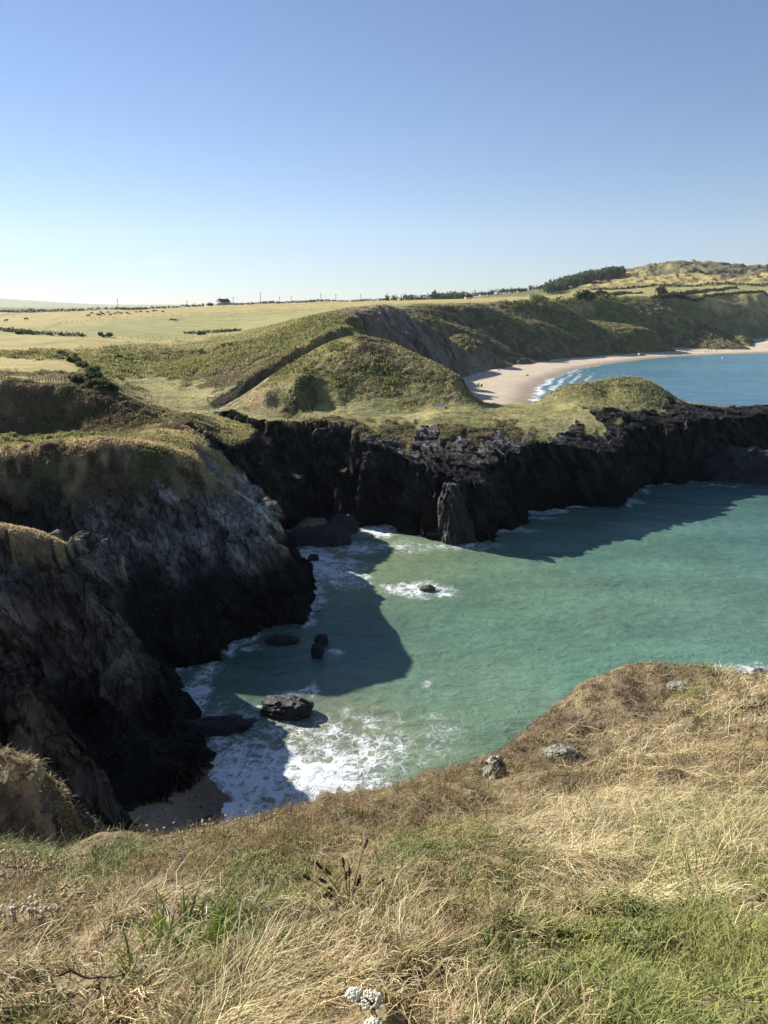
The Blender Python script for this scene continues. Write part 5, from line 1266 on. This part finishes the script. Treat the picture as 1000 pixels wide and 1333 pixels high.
leaf_clump(905, 1150, 40, .20, .004, .12, 'long green grass tussock leaning over on the right', 26, 8)
leaf_clump(770, 1075, 14, .20, .004, .14, 'big bleached tussock with long white strands swept to the right', 90, 9)
leaf_clump(455, 1205, 20, .10, .011, .05, 'green basal leaf tuft at the foot of the seed heads', 8, 12)
# plant with dark ribwort-like seed heads
def seedheads(px, py, stems, label, seed):
    random.seed(seed); o = near(px, py); t = empty('seed_head_plant', o, label, 'plant'); 
    for (dx, dy, hh, n) in stems:
        s_ = PB(); top = Vector((dx, dy, hh)); c1 = Vector((dx * .35, dy * .35, hh * .62)); pts = [Vector((0, 0, 0)).lerp(c1, f).lerp(c1.lerp(top, f), f) for f in [k / 8 for k in range(9)]]
        s_.tube(pts, .0022, .0013, (.13, .085, .05)); st_ = s_.build('stem', t)
        for k in range(n):
            h_ = PB(); p = pts[-1] if k == 0 else pts[-1 - 2 * k] + Vector((random.uniform(-.02, .02), 0, .018)); 
            d = (pts[-1] - pts[-2]).normalized()
            for m in range(7): h_.ball(p + d * (.0042 * m - .004), .0062 * (1 - .09 * abs(m - 3)), random.choice([(.10, .06, .035), (.15, .09, .05), (.19, .13, .08)]), u=6, v=4, bump=.35)
            h_.build('seed_head', st_)
seedheads(455, 1190, [(-.14, .02, .13, 3), (-.10, .05, .15, 2), (-.075, -.02, .09, 2), (.0, .03, .14, 2), (.03, .02, .12, 2), (.055, .05, .24, 1), (-.02, .04, .17, 1), (.10, .02, .11, 1), (-.12, -.03, .05, 1)], 'dark stemmed plant with brown seed heads in the middle of the slope', 1)
seedheads(642, 1235, [(0, 0, .05, 1), (.02, 0, .035, 1)], 'two short brown seed heads above green leaves, bottom middle', 2)
seedheads(545, 1290, [(-.06, .02, .02, 1), (.05, .02, .03, 1)], 'low bent brown seed stalks right of the white flowers', 3)
# yarrow
def yarrow(px, py, h, R_, label, seed, sp2):
    random.seed(seed); o = near(px, py); t = empty('yarrow', o, label, 'flower'); s_ = PB(); top = Vector((-.01, .0, h)); s_.tube([Vector((0, 0, 0)), Vector((.004, 0, h * .5)), top - Vector((0, 0, .02))], .002, .0015, (.16, .20, .07))
    for k in range(9): s_.blade(arc(Vector((0, 0, h * (.1 + .08 * k))), k * 2.1, .9, .5, .03), .005, (.14, .19, .06))
    for c_ in sp2:
        cx, cy = c_; f_ = PB(); rr = R_ * (1 if c_ == sp2[0] else .72)
        for k in range(120):
            a = random.uniform(0, 2 * PI); r = rr * math.sqrt(random.random()); p = top + Vector((cx + math.cos(a) * r, cy + math.sin(a) * r, -.35 * r * r / rr + random.uniform(-.0015, .0015)))
            f_.ball(p, .0032, random.choice([(.90, .86, .74), (.84, .80, .66), (.76, .72, .55)]), (1, 1, .6), 6, 4, .3)
            if k % 4 == 0: s_.tube([top - Vector((0, 0, .02)), p], .0008, .0006, (.16, .20, .08), 4)
        f_.build('flower_head', t)
    s_.build('stem', t)
yarrow(489, 1350, .11, .026, 'white yarrow with a double flower head at the bottom edge', 1, [(0, .0), (-.036, .012)])
yarrow(492, 1376, .09, .019, 'white yarrow flower head just below the double one', 2, [(0, 0)])
yarrow(548, 1285, .02, .008, 'tiny pale yarrow bud in the brown grass right of the white flowers', 3, [(0, 0)])
# thrift
def thrift(px, py, n, spread, label, cols_, seed, hs=(.05, .11), r=.0085, dxr=1.0):
    random.seed(seed); o = near(px, py); t = empty('thrift_plant', o, label, 'flower', None); s_ = PB(); H_ = []
    for i in range(n):
        a = random.uniform(0, 2 * PI); q = spread * math.sqrt(random.random()); b = Vector((math.cos(a) * q * dxr, math.sin(a) * q * .6, 0)); b.z = gz(o.x + b.x, o.y + b.y) - o.z
        h = random.uniform(*hs); pts = arc(b, random.uniform(0, 6.28), random.uniform(0, .25), random.uniform(-.2, .3), h, 4); s_.tube(pts, .0011, .0009, (.30, .22, .13), 4)
        f_ = PB(); c = random.choice(cols_)
        for k in range(6): 
            u = Vector((random.gauss(0, 1), random.gauss(0, 1), random.gauss(0, .6))).normalized() * r * .45; k_ = random.uniform(.75, 1.15); f_.ball(pts[-1] + u, r * .62, tuple(v * k_ for v in c), (1, 1, .8), 6, 4, .3)
        H_.append(f_)
    for k in range(30): s_.blade(arc(Vector((random.uniform(-1, 1) * spread * dxr, random.uniform(-.5, .5) * spread, 0)), random.uniform(0, 6.28), .4, .8, .05, 3), .002, (.14, .18, .07))
    s_.build('stems', t, 'stuff')
    if n <= 30:
        for f_ in H_: f_.build('flower_head', t)
    else:
        a_ = PB()
        for f_ in H_: a_.add([Vector(q) for q in f_.v], f_.f, f_.c[0])
        a_.build('seed_heads', t, 'stuff')
DRYH = [(.70, .58, .40), (.58, .46, .30), (.80, .70, .52)]; PINK = [(.62, .30, .62), (.68, .38, .66)]
thrift(235, 1134, 1, .01, 'single bright pink thrift flower near the left edge of the slope', PINK, 1, (.05, .06), .014)
thrift(203, 1142, 4, .035, 'faded pink thrift flowers left of the bright pink one', [(.50, .33, .42), (.55, .42, .42)], 2, (.04, .07), .010)
thrift(258, 1092, 26, .40, 'row of dried thrift heads standing out over the dark cove sand', DRYH, 3, (.08, .15), .0095)
thrift(300, 1085, 24, .34, 'dried thrift heads on the slope rim right of the cove sand', DRYH, 4, (.04, .09), .009)
thrift(20, 1140, 70, .30, 'thick patch of dried thrift heads at the left edge, upper one', DRYH, 5, (.05, .09), .0095)
thrift(22, 1200, 44, .14, 'thick patch of white dried thrift heads at the left edge, lower one', [(.84, .76, .60), (.70, .60, .44)], 6, (.04, .08), .0085)
thrift(85, 1180, 24, .16, 'loose dried thrift heads between the two left patches and the dark grass', DRYH, 7, (.04, .08), .0085)
thrift(118, 1152, 14, .10, 'few brown thrift heads by the dark green grass patch', [(.36, .28, .20), (.45, .37, .28)], 8, (.02, .05), .0085)
thrift(380, 1068, 28, .42, 'scattered dried thrift heads along the brown rim above the foam', DRYH, 9, (.03, .08), .008)
thrift(215, 1168, 12, .14, 'dried thrift heads just under the pink flowers', DRYH, 10, (.02, .05), .0075)
thrift(930, 925, 60, .55, 'pale dried thrift heads on the right rim of the slope', DRYH, 14, (.03, .08), .012)
# yellow flower and dead twig
random.seed(5); o = near(930, 1322); t = empty('yellow_flower', o, 'small yellow flower low in the green grass at bottom right', 'flower'); s_ = PB(); f_ = PB(); s_.tube([Vector((0, 0, 0)), Vector((0, 0, .03))], .001, .001, (.15, .2, .06)); s_.build('stem', t)
for k in range(8): f_.blade(arc(Vector((0, 0, .03)), k * .785, 1.2, .3, .007, 3), .004, (.75, .55, .03))
f_.ball((0, 0, .031), .002, (.6, .4, .03)); f_.build('petals', t)
random.seed(8); o = near(125, 1283); t = empty('dead_twig', o, 'dark branched dead twig lying in the straw at lower left', 'twig'); s_ = PB()
main = [Vector((-.09 + .028 * k, .010 * math.sin(k * 1.3), .03 + .008 * math.sin(k * 2.1))) for k in range(8)]; s_.tube(main, .0035, .0015, (.07, .04, .025), 6); s_.build('stem', t)
for k in range(7):
    b_ = PB(); b_.tube(arc(main[k % 7 + 1 if k % 7 < 6 else 6], random.choice([.8, 2.6, -2.4, -.5]), 1.1, .5, random.uniform(.03, .06), 5, .4), .0018, .0008, (.09, .05, .03)); b_.build('branch', t)
print('done', time.time() - T0)

# ------------------------------------------------------------------ sea air
def haze_box(dens):
    bm = bmesh.new(); top = float(GZ.max()) + 25; box(bm, -9500, 9500, -9500, 9500, -6, top)
    n = bpy.data.materials.new('sea_air'); n.use_nodes = True; t = n.node_tree; t.nodes.remove(t.nodes['Principled BSDF'])
    v = t.nodes.new('ShaderNodeVolumePrincipled'); v.inputs['Density'].default_value = dens; v.inputs['Color'].default_value = (.80, .89, 1, 1); v.inputs['Anisotropy'].default_value = .2
    t.links.new(v.outputs[0], t.nodes['Material Output'].inputs['Volume'])
    o = bobj('haze', bm, n); o['kind'] = 'stuff'; return o
haze_box(0.4e-4)
bpy.context.scene.cycles.volume_bounces = 1
